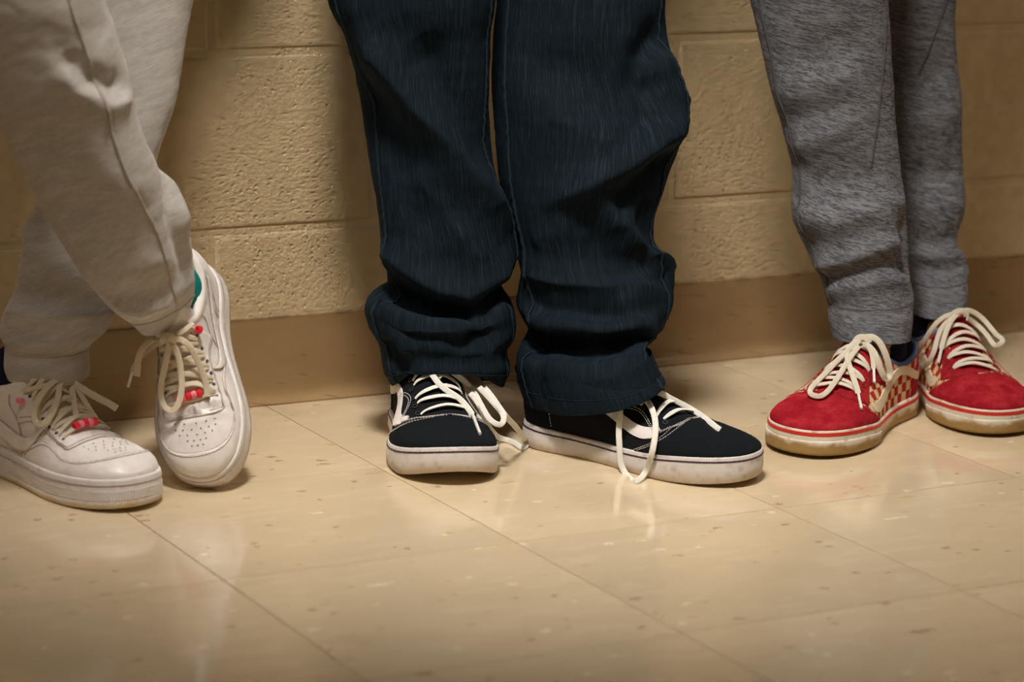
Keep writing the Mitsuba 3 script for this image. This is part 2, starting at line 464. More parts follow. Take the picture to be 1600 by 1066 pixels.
    def v_of_z(self, xl, z, side):
        """The v at which the side reaches the height z above the sole edge."""
        xl, z = np.broadcast_arrays(np.asarray(xl, float), np.asarray(z, float))
        H = self.ridge(np.clip(xl, 0, 1))
        lo, hi = np.zeros_like(z), np.ones_like(z)
        for _ in range(30):
            b = (lo + hi) / 2
            zz = H * (3 * (1 - b) ** 2 * b * .38 + 3 * (1 - b) * b ** 2 * .98 + b ** 3)
            lo, hi = np.where(zz < z, b, lo), np.where(zz < z, hi, b)
        return side * (1 - (lo + hi) / 2)

    def side(self, pts, s=1):
        """(xl, z) points of a side view as (xl, v)."""
        p = np.asarray(dense(pts, 0.004), float)
        return np.c_[p[:, 0], self.v_of_z(p[:, 0], p[:, 1], s)]

    def normal(self, xl, v):
        e = 1e-3
        a = self.at(np.minimum(xl + e, .999), v) - self.at(np.maximum(xl - e, .001), v)
        vv = np.clip(v, -.99, .99)
        b = self.at(xl, vv + e) - self.at(xl, vv - e)
        n = np.cross(a, b)
        n /= np.linalg.norm(n, axis=-1, keepdims=True) + 1e-12
        return n

    def on(self, pts, off=0.0):
        p = np.asarray(pts, float)
        return self.at(p[:, 0], p[:, 1]) + off * self.normal(p[:, 0], p[:, 1])

    def patch(self, poly, off=0.001, skirt=0.002, step=0.0032, holes=(), uvfn=None):
        """A panel lying on the surface: the polygon of (xl, v) points, raised by off, its edge turned down by skirt."""
        sx = lambda p: np.c_[np.arccos(1 - 2 * np.clip(p[:, 0], 0, 1)) / np.pi * self.L, p[:, 1] * 0.085]
        P = sg.Polygon(sx(dense(poly, 0.008)), [sx(dense(h, 0.008)) for h in holes]).buffer(0)
        if P.geom_type != 'Polygon':
            P = max(P.geoms, key=lambda g: g.area)
        P = P.segmentize(step * 0.8)
        rings = [np.array(P.exterior.coords)[:-1]] + [np.array(h.coords)[:-1] for h in P.interiors]
        x0, y0, x1, y1 = P.bounds
        rng = np.random.default_rng(5)
        gx, gy = np.meshgrid(np.arange(x0, x1, step), np.arange(y0, y1, step * .9))
        g = np.c_[gx.ravel(), gy.ravel()] + rng.uniform(-.15, .15, (gx.size, 2)) * step
        inner = P.buffer(-step * 0.55)
        keep = shapely.contains_xy(inner, g[:, 0], g[:, 1]) if not inner.is_empty else np.zeros(len(g), bool)
        edge = P.buffer(-0.0009)
        allp = np.vstack(rings + [g[keep]])
        tri = Delaunay(allp).simplices
        cen = allp[tri].mean(1)
        tri = tri[shapely.contains_xy(P, cen[:, 0], cen[:, 1])]
        xl, v = (1 - np.cos(np.pi * np.clip(allp[:, 0] / self.L, 0, 1))) / 2, np.clip(allp[:, 1] / 0.085, -1, 1)
        base = self.at(xl, v)
        m = trimesh.Trimesh(base, tri, process=False)
        # outward winding
        fn = m.face_normals
        want = self.normal(np.clip(xl[tri].mean(1), .01, .99), v[tri].mean(1))
        want *= np.sign((want * (base[tri].mean(1) - self.core(xl[tri].mean(1)))).sum(-1, keepdims=True))
        flip = (fn * want).sum(1) < 0
        tri[flip] = tri[flip][:, ::-1]
        m = trimesh.Trimesh(base, tri, process=False)
        nv = np.array(m.vertex_normals)
        nb = sum(len(r) for r in rings)
        lift = np.full(len(allp), off)
        top = base + nv * lift[:, None]
        verts, faces = [top], [tri]
        if skirt:
            low = base[:nb] + nv[:nb] * (off - skirt)
            o = len(top)
            verts.append(low)
            k, fs = 0, []
            for r in rings:
                i = np.arange(len(r)) + k
                j = np.roll(i, -1)
                fs += [np.c_[i, j, o + j], np.c_[i, o + j, o + i]]
                k += len(r)
            fs = np.vstack(fs)
            vv = np.vstack(verts)
            # wind the skirt away from the panel
            mid = vv[fs].mean(1)
            fnn = np.cross(vv[fs[:, 1]] - vv[fs[:, 0]], vv[fs[:, 2]] - vv[fs[:, 0]])
            tree = cKDTree(top[tri].mean(1))
            _, near = tree.query(mid)
            outd = mid - top[tri].mean(1)[near]
            fl = (fnn * outd).sum(1) < 0
            fs[fl] = fs[fl][:, ::-1]
            faces.append(fs)
        out = trimesh.Trimesh(np.vstack(verts), np.vstack(faces), process=False)
        out.metadata['xl'] = np.r_[xl, xl[:nb]] if skirt else xl
        out.metadata['v'] = np.r_[v, v[:nb]] if skirt else v
        return out

    def core(self, xl):
        x, yc, w, H, fl = self.section(xl, np.ones_like(xl))
        return np.stack([np.clip(x, self.L * .12, self.L * .88), yc, self.zf(np.clip(xl, 0, 1)) + 0.25 * H], -1)

    # ---- rings that follow the sole's outline
    def ring_mesh(self, prof, sel=None, cap=True):
        """prof: function (xl) -> list of (off, z) arrays. Rings from the bottom up."""
        xl = self.out[:, 0] / self.L
        rings = [np.c_[self.out + self.nrm * np.asarray(o)[..., None] if np.ndim(o) else self.out + self.nrm * o, np.broadcast_to(z, xl.shape)] for o, z in prof(xl)]
        n = len(xl)
        v = np.vstack(rings)
        f = []
        i = np.arange(n)
        j = (i + 1) % n
        use = np.ones(n, bool) if sel is None else sel(xl, self.out[:, 1]) & sel(xl[j], self.out[j, 1])
        for k in range(len(rings) - 1):
            a, b = k * n, (k + 1) * n
            f += [np.c_[a + i, a + j, b + j][use], np.c_[a + i, b + j, b + i][use]]
        f = np.vstack(f)
        if cap:
            c = np.array([[self.L * .5, self.out[:, 1].mean(), rings[0][:, 2].min()]])
            e = len(v)
            v = np.vstack([v, c])
            f = np.vstack([f, np.c_[j, i, np.full(n, e)]])
        m = trimesh.Trimesh(v, f, process=False)
        m.remove_unreferenced_vertices()
        return m


def noise_np(p):
    return meshkit.noise(p)


def dense(poly, step):
    p = np.asarray(poly, float)
    out = []
    for a, b in zip(p[:-1], p[1:]):
        n = max(1, int(np.linalg.norm((b - a) * [.29, .085]) / step))
        out += [a + (b - a) * t for t in np.linspace(0, 1, n, endpoint=False)]
    return np.array(out + [p[-1]])


def curve(points, n=40):
    return spline(points, n)


def both(last, pts):
    """A closed (xl, v) polygon symmetric over the ridge from one side's open chain that starts and ends on the ridge."""
    p = np.asarray(pts, float)
    return np.vstack([p, (p * [1, -1])[::-1]])


def stitches(last, chain, off=0.0016, pitch=0.0032, dash=0.0021, wide=0.0007):
    """Dashes of thread along a (xl, v) chain."""
    p = last.on(dense(chain, 0.0006), off)
    n = last.normal(*dense(chain, 0.0006).T)
    n *= np.sign((n * (p - last.core(dense(chain, .0006)[:, 0]))).sum(-1, keepdims=True))
    p = last.on(dense(chain, .0006)) + n * off
    d = np.r_[0, np.cumsum(np.linalg.norm(np.diff(p, axis=0), axis=1))]
    out = []
    for s in np.arange(0.001, d[-1] - dash, pitch):
        q = [np.array([np.interp(s + t * dash, d, p[:, k]) for k in range(3)]) for t in (0, .5, 1)]
        m = np.array([np.interp(s, d, n[:, k]) for k in range(3)])
        out.append(ribbon(q, m, wide, 0.0006, n=3, sides=6))
    return cat(out)


def seam_line(last, chain, off=0.0014, radius=0.0005):
    c = dense(chain, 0.0025)
    n = last.normal(c[:, 0], c[:, 1])
    p = last.at(c[:, 0], c[:, 1])
    n *= np.sign((n * (p - last.core(c[:, 0]))).sum(-1, keepdims=True))
    return ribbon(p + n * off, n, 2 * radius, radius, n=len(c), sides=6)


def out_at(last, c, off):
    c = np.atleast_2d(np.asarray(c, float))
    n = last.normal(c[:, 0], c[:, 1])
    p = last.at(c[:, 0], c[:, 1])
    n = n * np.sign((n * (p - last.core(c[:, 0]))).sum(-1, keepdims=True))
    return p + n * off, n


class Pose:
    """Where a shoe stands: a 3x3 frame, an origin and whether it is the mirrored foot."""

    def __init__(self, origin, yaw=0.0, pitch=0.0, roll=0.0, mirror=False):
        cz, sz = math.cos(yaw), math.sin(yaw)
        cy, sy = math.cos(pitch), math.sin(pitch)
        cx, sx = math.cos(roll), math.sin(roll)
        Rz = np.array([[cz, -sz, 0], [sz, cz, 0], [0, 0, 1]])
        Ry = np.array([[cy, 0, sy], [0, 1, 0], [-sy, 0, cy]])   # positive pitch puts the toe down
        Rx = np.array([[1, 0, 0], [0, cx, -sx], [0, sx, cx]])
        self.R, self.o, self.m = Rz @ Ry @ Rx, np.asarray(origin, float), mirror

    def pts(self, p):
        p = np.array(p, float)
        if self.m:
            p = p * [1, -1, 1]
        return p @ self.R.T + self.o

    def mesh(self, m):
        out = trimesh.Trimesh(self.pts(m.vertices), m.faces[:, ::-1] if self.m else m.faces, process=False)
        out.metadata = m.metadata
        return out


def sole_profile(last, flare=0.0015, lip=0.004):
    def prof(xl):
        zb, zt = last.zb(xl), last.zf(xl)
        return [(-0.006, zb), (-0.0015, zb + 0.0002), (0.0, zb + 0.002), (flare, zb + 0.35 * (zt - zb)), (flare * 0.6, zb + 0.7 * (zt - zb)), (0.0, zt - 0.0012), (-0.0012, zt - 0.0001), (-lip, zt + 0.0002), (-0.012, zt - 0.002)]
    return prof


def throat_polys(last, xc, xf, vc, vf):
    """The opening: collar on both sides (by height), then the throat along the ridge, as an (xl, v) chain for the inner side from heel to the throat's front."""
    xs = np.linspace(0.0, xc, 28)
    col = np.c_[xs, last.v_of_z(xs, last.collar(xs), 1)]
    th = curve([col[-1], (xc + (xf - xc) * .5, (vc + vf) / 2), (xf - .02, vf), (xf, 0.0)], 24)[1:]
    return col, th


def vcol_fn(fn):
    return fn


def skate_shoe(name, label, group, pose, look, lace_paths, extra=None):
    """A low canvas and suede skate shoe with a wavy side stripe. look: the colours and the wear."""
    L = look['L']
    last = Last(L, look.get('wide', 1.12),
                zf=[(0, .0285), (.2, .0255), (.45, .0235), (.62, .0255), (.8, .0305), (1, .0285 + .9 * look.get('spring', .007))],
                spring=[(0, .001), (.15, 0), (.62, 0), (.8, .0015), (1, look.get('spring', .007))],
                ridge=[(0, .16), (.22, .16), (.33, .118), (.42, .0800), (.52, .0590), (.62, .0420), (.70, .0315), (.80, .0205), (.88, .0135), (.95, .0075), (1, .002)],
                flat=[(0, .95), (.2, .92), (.35, .74), (.5, .56), (.65, .58), (.8, .72), (1, .85)],
                collar=[(0, .054), (.04, .055), (.14, .047), (.24, .043), (.33, .052), (.42, .066)], crease=look.get('crease', 0.0006), seed=look.get('seed', 1))
    k = thing(name, label, 'shoe', group)
    P = lambda m: pose.mesh(m)
    M = look['mat']
    # sole: one moulded wall, its dirt by height
    sole = last.ring_mesh(sole_profile(last))
    zloc = np.array(sole.vertices)

    def fine(m):
        return m

    sv = trimesh.remesh.subdivide_to_size(sole.vertices, sole.faces, 0.006, max_iter=6)
    sole = trimesh.Trimesh(*sv, process=True)
    col = look['sole'](np.array(sole.vertices), last)
    put(k + '__sole', P(sole), 'coloured', smooth=True, color=col)
    st = look['stripe_h']
    stripe = last.ring_mesh(lambda xl: [(-.001, last.zf(xl) - st[1]), (.0011, last.zf(xl) - st[1] + .0004), (.0011, last.zf(xl) - st[0] - .0003), (-.001, last.zf(xl) - st[0])], cap=False)
    put(k + '__sole__line', P(stripe), M['line'], smooth=40, label=look['line_label'])
    if look.get('bumper'):
        bx = look['bumper']
        bump = last.ring_mesh(lambda xl: [(-.002, last.zb(xl) + .0015), (.0024, last.zb(xl) + .0025), (.0030, last.zb(xl) + .45 * (last.zf(xl) - last.zb(xl))), (.0026, last.zf(xl) - .0115), (-.002, last.zf(xl) - .0105)], sel=lambda x, y: x > bx, cap=False)
        bv = trimesh.remesh.subdivide_to_size(bump.vertices, bump.faces, 0.005, max_iter=6)
        bump = trimesh.Trimesh(*bv, process=True)
        put(k + '__sole__toe_bumper', P(bump), 'coloured', smooth=True, color=look['sole'](np.array(bump.vertices), last))
    # the quarters and vamp of canvas
    col, th = throat_polys(last, .42, .705, .30, .20)
    edge = np.vstack([col, th])
    full = np.vstack([[(0, -1), (1, -1), (1, 1), (0, 1)], edge, (edge * [1, -1])[::-1][1:]])
    up = last.patch(full, off=0.0, skirt=0.0, step=0.0035)
    if look.get('checker'):
        uv = np.c_[np.array(up.vertices)[:, 0] / look['checker'], (np.abs(up.metadata['v']) * .0)]
        # arc length up the side
        vs = np.linspace(1, 0, 60)
        xl = up.metadata['xl']
        grid = np.linspace(0, 1, 80)
        arc = np.array([np.r_[0, np.cumsum(np.linalg.norm(np.diff(last.at(np.full(60, g), vs), axis=0), axis=1))] for g in grid])
        from scipy.interpolate import RegularGridInterpolator
        ar = RegularGridInterpolator((grid, vs[::-1]), arc[:, ::-1])(np.c_[np.clip(xl, 0, 1), np.abs(up.metadata['v'])])
        uv[:, 1] = ar / look['checker']
        put(k + '__upper', P(up), M['canvas'], uv=uv)
    else:
        put(k + '__upper', P(up), M['canvas'], smooth=True)
    # lining: a padded roll round the collar and a wall going down inside
    colw = np.vstack([(col * [1, -1])[::-1], col])
    rim, rn = out_at(last, colw, 0.0)
    down = rim.copy()
    down[:, 2] -= .03
    inner = rim.copy()
    cen = np.array([L * .2, 0, 0])
    shift = (inner - rim)
    inw = -rn * .0045
    inw[:, 2] = 0
    ln = np.vstack([rim + rn * .0006 - [0, 0, .003], rim + rn * .0008, rim + inw * .5 + [0, 0, .0028], rim + inw * 1.1 + [0, 0, .0006], rim + inw * 1.1 - [0, 0, .028]])
    nr, nn = 5, len(rim)
    f = []
    for a in range(nr - 1):
        for b in range(nn - 1):
            f += [[a * nn + b, a * nn + b + 1, (a + 1) * nn + b + 1], [a * nn + b, (a + 1) * nn + b + 1, (a + 1) * nn + b]]
    put(k + '__collar', P(trimesh.Trimesh(ln, f, process=False)), M['lining'], smooth=True)
    # suede: toe cap, eyestay, heel counter
    xcap = .735
    tc = curve([(xcap + .005, 0.0), (xcap - .012, .30), (xcap - .032, .62), (xcap - .090, .86), (xcap - .150, 1.0)], 30)
    cap = np.vstack([tc, [(1, 1), (1, -1)], (tc * [1, -1])[::-1]])
    toe = last.patch(cap, off=.0018, skirt=.0028, step=.003)
    put(k + '__toe_cap', P(toe), M['suede'], smooth=40)
    vin = np.vstack([np.c_[np.linspace(.425, .68, 20), np.interp(np.linspace(.425, .68, 20), [.42, .56, .69], [col[-1, 1] - .02, .265, .20])], [(.700, .14), (.708, 0.0)]])
    vout = np.array([(.425, .72), (.47, .60), (.52, .50), (.565, .455), (.60, .49), (.635, .56), (.665, .60), (.69, .52), (.712, .40), (.728, .2), (.732, 0.0)])
    vout = curve(vout, 50)
    stay = np.vstack([vin, vout[::-1], (vout * [1, -1])[1:], (vin * [1, -1])[::-1][1:]])
    eye = last.patch(stay, off=.0012, skirt=.0022, step=.0028)
    put(k + '__eyestay', P(eye), M['suede'], smooth=40)
    for s in (1, -1):
        hc = last.side([(0.0, .0005), (.175, .0005), (.165, .018), (.13, .034), (.085, .046), (.06, .0545), (0.0, .053)], s)
        put(k + '__heel_counter', P(last.patch(hc, off=.0012, skirt=.002)), M['suede'], smooth=40)
    # side stripe
    wave_top = look.get('wave_top') or [(.05, .0280), (.12, .0255), (.18, .0245), (.26, .0310), (.33, .0385), (.39, .0390), (.46, .0325), (.53, .0245), (.59, .0195), (.635, .0190), (.665, .0210)]
    wave_top = curve(wave_top, 60)
    tn = np.gradient(wave_top * [L, 1], axis=0)
    tn /= np.linalg.norm(tn, axis=1, keepdims=True)
    nn2 = np.c_[-tn[:, 1], tn[:, 0]]
    hw = np.interp(np.linspace(0, 1, 60), [0, .12, .6, .9, 1], [.0035, .0046, .0052, .0055, .0045])
    A = wave_top + nn2 * hw[:, None] / [L, 1]
    B = wave_top - nn2 * hw[:, None] / [L, 1]
    tip = wave_top[-1] + tn[-1] * .004 / [L, 1]
    band = np.vstack([A, [tip], B[::-1]])
    band[:, 1] = np.maximum(band[:, 1], .001)
    for s in (1, -1):
        bp = last.side(np.vstack([band, band[:1]]), s)
        kk = put(k + '__side_stripe', P(last.patch(bp, off=.0019, skirt=.0024, step=.0026)), M['stripe'], smooth=40, label=look['stripe_label'])
    # stitching
    th_ = []
    tin = vout + [0, 0]
    for s in (1, -1):
        for dv in (.028, .062):
            ch = np.array(vout[2:-3]) - [0, dv]
            th_.append(stitches(last, ch * [1, s], .0026))
        for dx in (-.010, -.019):
            pass
        t2 = tc[3:-1] + [.012, 0]
        th_.append(stitches(last, (tc[4:-1] - [.010, 0]) * [1, s], .0016))
        th_.append(stitches(last, (tc[4:-1] + [.006, 0]) * [1, s], .0024))
        hcs = last.side([(.183, .003), (.173, .018), (.137, .036), (.093, .048)], s)
        th_.append(stitches(last, hcs, .0016))
    th_.append(stitches(last, np.c_[np.full(9, .722), np.linspace(-.2, .2, 9)], .0026))
    put(k + '__stitching', P(cat(th_)), M['thread'], smooth=False, kind='stuff')
    # tongue
    tp = curve([(.705, 0.0), (.70, .24), (.60, .34), (.48, .42), (.41, .50), (.385, .48), (.372, .30), (.370, 0.0)], 50)
    tp[:, 0] = np.maximum(tp[:, 0], .37 + look.get('tongue_cut', 0))
    tg = last.patch(np.vstack([tp, (tp * [1, -1])[::-1][1:-1]]), off=-.0006, skirt=.003, step=.0035)
    put(k + '__tongue', P(tg), M['tongue'], smooth=40)
    # laces: bars between the eyelets, then the loose run that the paths give
    rows = look.get('rows', 6)
    xe = np.linspace(.455, .672, rows)
    ve = np.interp(xe, [.42, .56, .69], [col[-1, 1] + .04, .34, .285])
    bars, eyes = [], []
    lw = look.get('lace_w', .0068)
    rng = np.random.default_rng(look.get('seed', 1))
    for i, (x, v) in enumerate(zip(xe, ve)):
        sk = look.get('skew', .006) * (1 if i % 2 else -1) + rng.uniform(-.003, .003)
        vv = np.array([-v, -v * .75, -v * .4, 0, v * .4, v * .75, v])
        xx = x + sk * vv / v
        p, n = out_at(last, np.c_[xx, vv], 0)
        lift = np.array([.0012, .0034, .0040, .0044, .0040, .0034, .0012])
        bars.append(ribbon(p + n * lift[:, None], n, lw, .0017, widths=[lw * .55, lw, lw, lw, lw * .55]))
        if i < rows - 1 and look.get('cross'):
            s = 1 if i % 2 else -1
            vv = s * np.array([-v, -v * .5, 0, v * .5, v])
            xx = np.linspace(x, xe[i + 1], 5)
            p, n = out_at(last, np.c_[xx, vv], 0)
            bars.append(ribbon(p + n * np.array([.001, .0028, .0034, .0028, .001])[:, None], n, lw * .9, .0016))
        for s in (1, -1):
            p, n = out_at(last, [(x, s * (v + .035))], .0016)
            eyes.append((p[0], n[0]))
    for p, n in eyes:
        ring = trimesh.creation.torus(.0026, .0007, major_sections=16, minor_sections=6)
        ring.apply_transform(trimesh.geometry.align_vectors([0, 0, 1], n))
        ring.apply_translation(p)
        put(k + '__eyelet', P(ring), M['eyelet'], smooth=True)
    lace = [P(cat(bars))]
    for path in lace_paths:
        lace.append(ribbon(path['p'], path['n'], path.get('w', lw), path.get('t', .0018)))
    put(k + '__lace', cat(lace), M['lace'], smooth=60, label=look['lace_label'])
    for path in lace_paths:
        if path.get('tip') is not None:
            a, b = np.array(path['tip'][0]), np.array(path['tip'][1])
            put(k + '__lace__aglet', tube([a, (a + b) / 2, b], .0016, n=6), 'aglet', smooth=60, label='hard white lace tip')
    if look.get('tab'):
        tq = last.side(look['tab'], look.get('tab_side', 1))
        put(k + '__label_tab', P(last.patch(tq, off=.0022, skirt=.0024)), 'white_stripe', smooth=40)
    return last, k


def cup_last(L, wide, seed, crease, spring=.006):
    return Last(L, wide,
                zf=[(0, .036), (.2, .033), (.5, .030), (.7, .031), (.88, .033), (1, .036)],
                spring=[(0, .002), (.12, 0), (.62, 0), (.8, spring * .22), (1, spring)],
                ridge=[(0, .17), (.22, .17), (.32, .125), (.40, .0880), (.50, .0630), (.60, .0455), (.68, .0365), (.76, .0300), (.84, .0245), (.91, .0190), (.965, .0115), (1, .003)],
                flat=[(0, .95), (.2, .92), (.35, .74), (.5, .54), (.65, .62), (.8, .76), (1, .88)],
                collar=[(0, .066), (.05, .066), (.14, .060), (.22, .056), (.30, .061), (.40, .074)], crease=crease, seed=seed, inset=.0045)


def cup_sneaker(name, label, group, pose, look, lace_paths, beads):
    """A white leather low basketball sneaker on a thick cup sole, with a swoosh on its sides."""
    L = look['L']
    last = cup_last(L, look.get('wide', 1.1), look['seed'], look['crease'], look.get('spring', .006))
    k = thing(name, label, 'shoe', group)
    P = lambda m: pose.mesh(m)
    # sole: smooth white wall above, fine tread bumps on the lower part, yellowed with wear
    p, n = last.out, last.nrm
    N = 900
    pp, np_ = np.vstack([p, p[:1]]), np.vstack([n, n[:1]])
    u = np.linspace(0, len(p), N, endpoint=False)
    o = np.array([np.interp(u, np.arange(len(pp)), pp[:, c]) for c in (0, 1)]).T
    on = np.array([np.interp(u, np.arange(len(pp)), np_[:, c]) for c in (0, 1)]).T
    xl = o[:, 0] / L
    zb, zt = last.zb(xl), last.zf(xl)
    h = zt - zb
    rib = 0.5 + 0.5 * np.sin(np.arange(N) / N * 2 * np.pi * 225)
    toe = np.clip((xl - .80) / .08, 0, 1)
    heel = np.clip((.13 - xl) / .06, 0, 1)
    rows = [(-.006, zb), (-.001 + rib * .0009, zb + .0004), (.0004 + rib * .0010, zb + .004), (.0004 + rib * .0010, zb + .0072), (.0002, zb + .0078)]
    for r in range(4):
        a = zb + .0082 + r * .0026
        amp = np.maximum(toe, heel) * .0008 * rib
        rows += [(.0004 + amp, a + .0002), (.0006 + amp, a + .0012), (.0005 + amp * .3, a + .0022)]
    rows += [(.0004, zb + .0195), (.0003, zb + .7 * h), (-.0002, zt - .0022), (-.0010, zt - .0006), (-.0024, zt), (-.0050, zt), (-.0056, zt - .0012), (-.0070, zt - .0014)]
    v = np.vstack([np.c_[o + on * np.broadcast_to(np.asarray(off, float), (N,))[:, None], z] for off, z in rows])
    f, i = [], np.arange(N)
    j = (i + 1) % N
    for r in range(len(rows) - 1):
        a, b = r * N, (r + 1) * N
        f += [np.c_[a + i, a + j, b + j], np.c_[a + i, b + j, b + i]]
    e = len(v)
    v = np.vstack([v, [[L * .5, 0, 0.0]]])
    f.append(np.c_[j, i, np.full(N, e)])
    sole = trimesh.Trimesh(v, np.vstack(f), process=False)
    put(k + '__sole', P(sole), 'coloured', smooth=True, color=look['sole'](v, last))
    sl = np.c_[o + on * .0007, zt - .0060][::4]
    put(k + '__sole__stitching', P(ribbon(np.vstack([sl, sl[:1]]), np.vstack([np.c_[on, 0 * xl][::4], np.c_[on, 0 * xl][:1]]), .0007, .0006, n=len(sl) + 1, sides=6)), 'thread_taupe', smooth=True)
    leather = look['leather']
    lc = lambda m: leather(np.array(m.vertices), m)

    def panel(key, m, smooth=True, **kw):
        put(k + '__' + key, P(m), 'white_leather', smooth=True, color=lc(m), **kw)
    col, th = throat_polys(last, .40, .710, .32, .25)
    edge = np.vstack([col, th])
    full = np.vstack([[(0, -1), (1, -1), (1, 1), (0, 1)], edge, (edge * [1, -1])[::-1][1:]])
    panel('upper', last.patch(full, off=0.0, skirt=0.0, step=.0032))
    colw = np.vstack([(col * [1, -1])[::-1], col])
    rim, rn = out_at(last, colw, 0.0)
    inw = -rn * .008
    inw[:, 2] = 0
    ln = np.vstack([rim + rn * .0015 - [0, 0, .012], rim + rn * .0026 - [0, 0, .005], rim + rn * .0018, rim + inw * .35 + [0, 0, .004], rim + inw * .8 + [0, 0, .003], rim + inw * 1.1 - [0, 0, .004], rim + inw * 1.1 - [0, 0, .03]])
    nr, nn = 7, len(rim)
    f = []
    for a in range(nr - 1):
        for b in range(nn - 1):
            f += [[a * nn + b, a * nn + b + 1, (a + 1) * nn + b + 1], [a * nn + b, (a + 1) * nn + b + 1, (a + 1) * nn + b]]
    cm = trimesh.Trimesh(ln, f, process=False)
    cm.metadata['xl'] = np.tile(colw[:, 0], nr)
    panel('collar', cm)
    lines = []
    # mudguard round the toe
    ib = curve([(.455, .985), (.50, .84), (.555, .70), (.61, .60), (.665, .60), (.71, .655), (.77, .665), (.84, .57), (.885, .40), (.907, .2), (.913, 0.0)], 60)
    mud = np.vstack([ib, (ib * [1, -1])[::-1][1:], [(.455, -1), (1, -1), (1, 1), (.455, 1)]])
    panel('toe_guard', last.patch(mud, off=.0014, skirt=.0020, step=.003))
    for s in (1, -1):
        lines += [seam_line(last, (ib - [0, 0]) * [1, s], .0010, .0007), seam_line(last, (ib[3:] + np.c_[np.linspace(.004, .014, 57), np.linspace(.035, 0.0, 57)]) * [1, s], .0018, .00045)]
    # eyestay with a wide front
    tv = th[:-1]
    vin = np.vstack([[(.405, abs(col[-1, 1]) - .01)], tv[1:], [(.712, 0.0)]])
    vo = curve([(.405, .70), (.43, .66), (.47, .575), (.53, .50), (.60, .475), (.66, .475), (.715, .47), (.742, .40), (.757, .22), (.761, 0.0)], 50)
    stay = np.vstack([vin, vo[::-1], (vo * [1, -1])[1:], (vin * [1, -1])[::-1][1:]])
    panel('eyestay', last.patch(stay, off=.0016, skirt=.0022, step=.0028))
    for s in (1, -1):
        lines += [seam_line(last, vo * [1, s], .0010, .0006), seam_line(last, (vo[2:] - np.c_[np.linspace(0, .014, 48), np.linspace(.05, .0, 48)]) * [1, s], .0022, .00045)]
    # heel counter, quarter seam and swoosh on both sides
    for s in (1, -1):
        hc = last.side([(0.0, .001), (.27, .001), (.262, .012), (.225, .024), (.18, .036), (.135, .050), (.12, .0560), (.06, .0655), (0.0, .0655)], s)
        panel('heel_counter', last.patch(hc, off=.0014, skirt=.002))
        he = last.side([(.268, .002), (.262, .012), (.225, .024), (.18, .036), (.135, .050)], s)
        lines += [seam_line(last, he, .0009, .0006), seam_line(last, last.side([(.250, .003), (.246, .011), (.212, .022), (.168, .034), (.125, .049)], s), .0020, .0004)]
        q = last.side([(.335, .061), (.345, .048), (.40, .036), (.445, .018), (.455, .002)], s)
        lines += [seam_line(last, q, .0008, .0005), seam_line(last, q + [.009, 0], .0008, .0004)]
        low = curve([(.085, .0500), (.16, .0350), (.25, .0200), (.34, .0100), (.41, .0062), (.475, .0080), (.525, .0160), (.555, .0285), (.5600, .0350)], 40)
        top = curve([(.5600, .0350), (.535, .0280), (.50, .0230), (.455, .0205), (.40, .0220), (.30, .0290), (.20, .0380), (.085, .0500)], 40)
        sw = np.vstack([low, top[1:-1]])
        panel('swoosh', last.patch(last.side(np.vstack([sw, sw[:1]]), s), off=.0024, skirt=.0018, step=.0026))
        sv = last.side(np.vstack([sw, sw[:1]]), s)
        lines.append(seam_line(last, sv, .0012, .00075))
        # a band low on the quarter, over the sole
        lines.append(seam_line(last, last.side([(.28, .0030), (.36, .0025), (.45, .0028)], s), .0010, .0004))
    put(k + '__stitching', P(cat(lines)), 'thread_taupe', smooth=True, kind='stuff')
    # breathing holes over the toes
    holes = []
    for row, (x0, m, sp) in enumerate([(.790, 5, .105), (.815, 6, .085), (.838, 5, .085), (.862, 4, .075), (.884, 3, .07)]):
        for q in np.arange(m) - (m - 1) / 2:
            vv = q * sp * (1.25 if row < 3 else 1)
            pt, nv = out_at(last, [(x0 - .10 * abs(vv) ** 1.5, vv)], .00025)
            dsk = trimesh.creation.cylinder(.00085, .0004, sections=8)
            dsk.apply_transform(trimesh.geometry.align_vectors([0, 0, 1], nv[0]))
            dsk.apply_translation(pt[0])
            holes.append(dsk)
    put(k + '__perforations', P(cat(holes)), 'dark_hole', smooth=False, kind='stuff')
    tp = curve([(.740, 0.0), (.725, .24), (.60, .36), (.46, .44), (.38, .52), (.352, .50), (.340, .30), (.338, 0.0)], 50)
    tg = last.patch(np.vstack([tp, (tp * [1, -1])[::-1][1:-1]]), off=-.0006, skirt=.004, step=.0035)
    panel('tongue', tg)
    # laces
    rows = 6
    xe = np.linspace(.435, .680, rows)
    ve = np.interp(xe, [.40, .55, .70], [abs(col[-1, 1]) + .045, .40, .345])
    lw = .0058
    bars = []
    for i, (x, vq) in enumerate(zip(xe, ve)):
        lo = rows - 1
        vv = np.array([-vq, -vq * .78, -vq * .4, 0, vq * .4, vq * .78, vq])
        for s in ((1, -1) if i < lo else (0,)):
            xx = x + s * (.5 * (xe[1] - xe[0])) * np.sign(vv) * (np.abs(vv) / vq) ** .8 * .8 + (0 if s == 0 else 0)
            q, nq = out_at(last, np.c_[xx, vv], 0)
            lift = np.array([.0018, .0038, .0044, .0050, .0044, .0038, .0018]) + (.0010 if s == 1 else 0)
            bars.append(ribbon(q + nq * lift[:, None], nq, lw, .0019, widths=[lw * .5, lw, lw, lw, lw * .5]))
        for s in (1, -1):
            pt, nv = out_at(last, [(x, s * (vq + .012))], .0018)
            dsk = trimesh.creation.cylinder(.0019, .0006, sections=14)
            dsk.apply_transform(trimesh.geometry.align_vectors([0, 0, 1], nv[0]))
            dsk.apply_translation(pt[0])
            put(k + '__eyelet', P(dsk), 'dark_hole', smooth=40)
    lace = [P(cat(bars))]
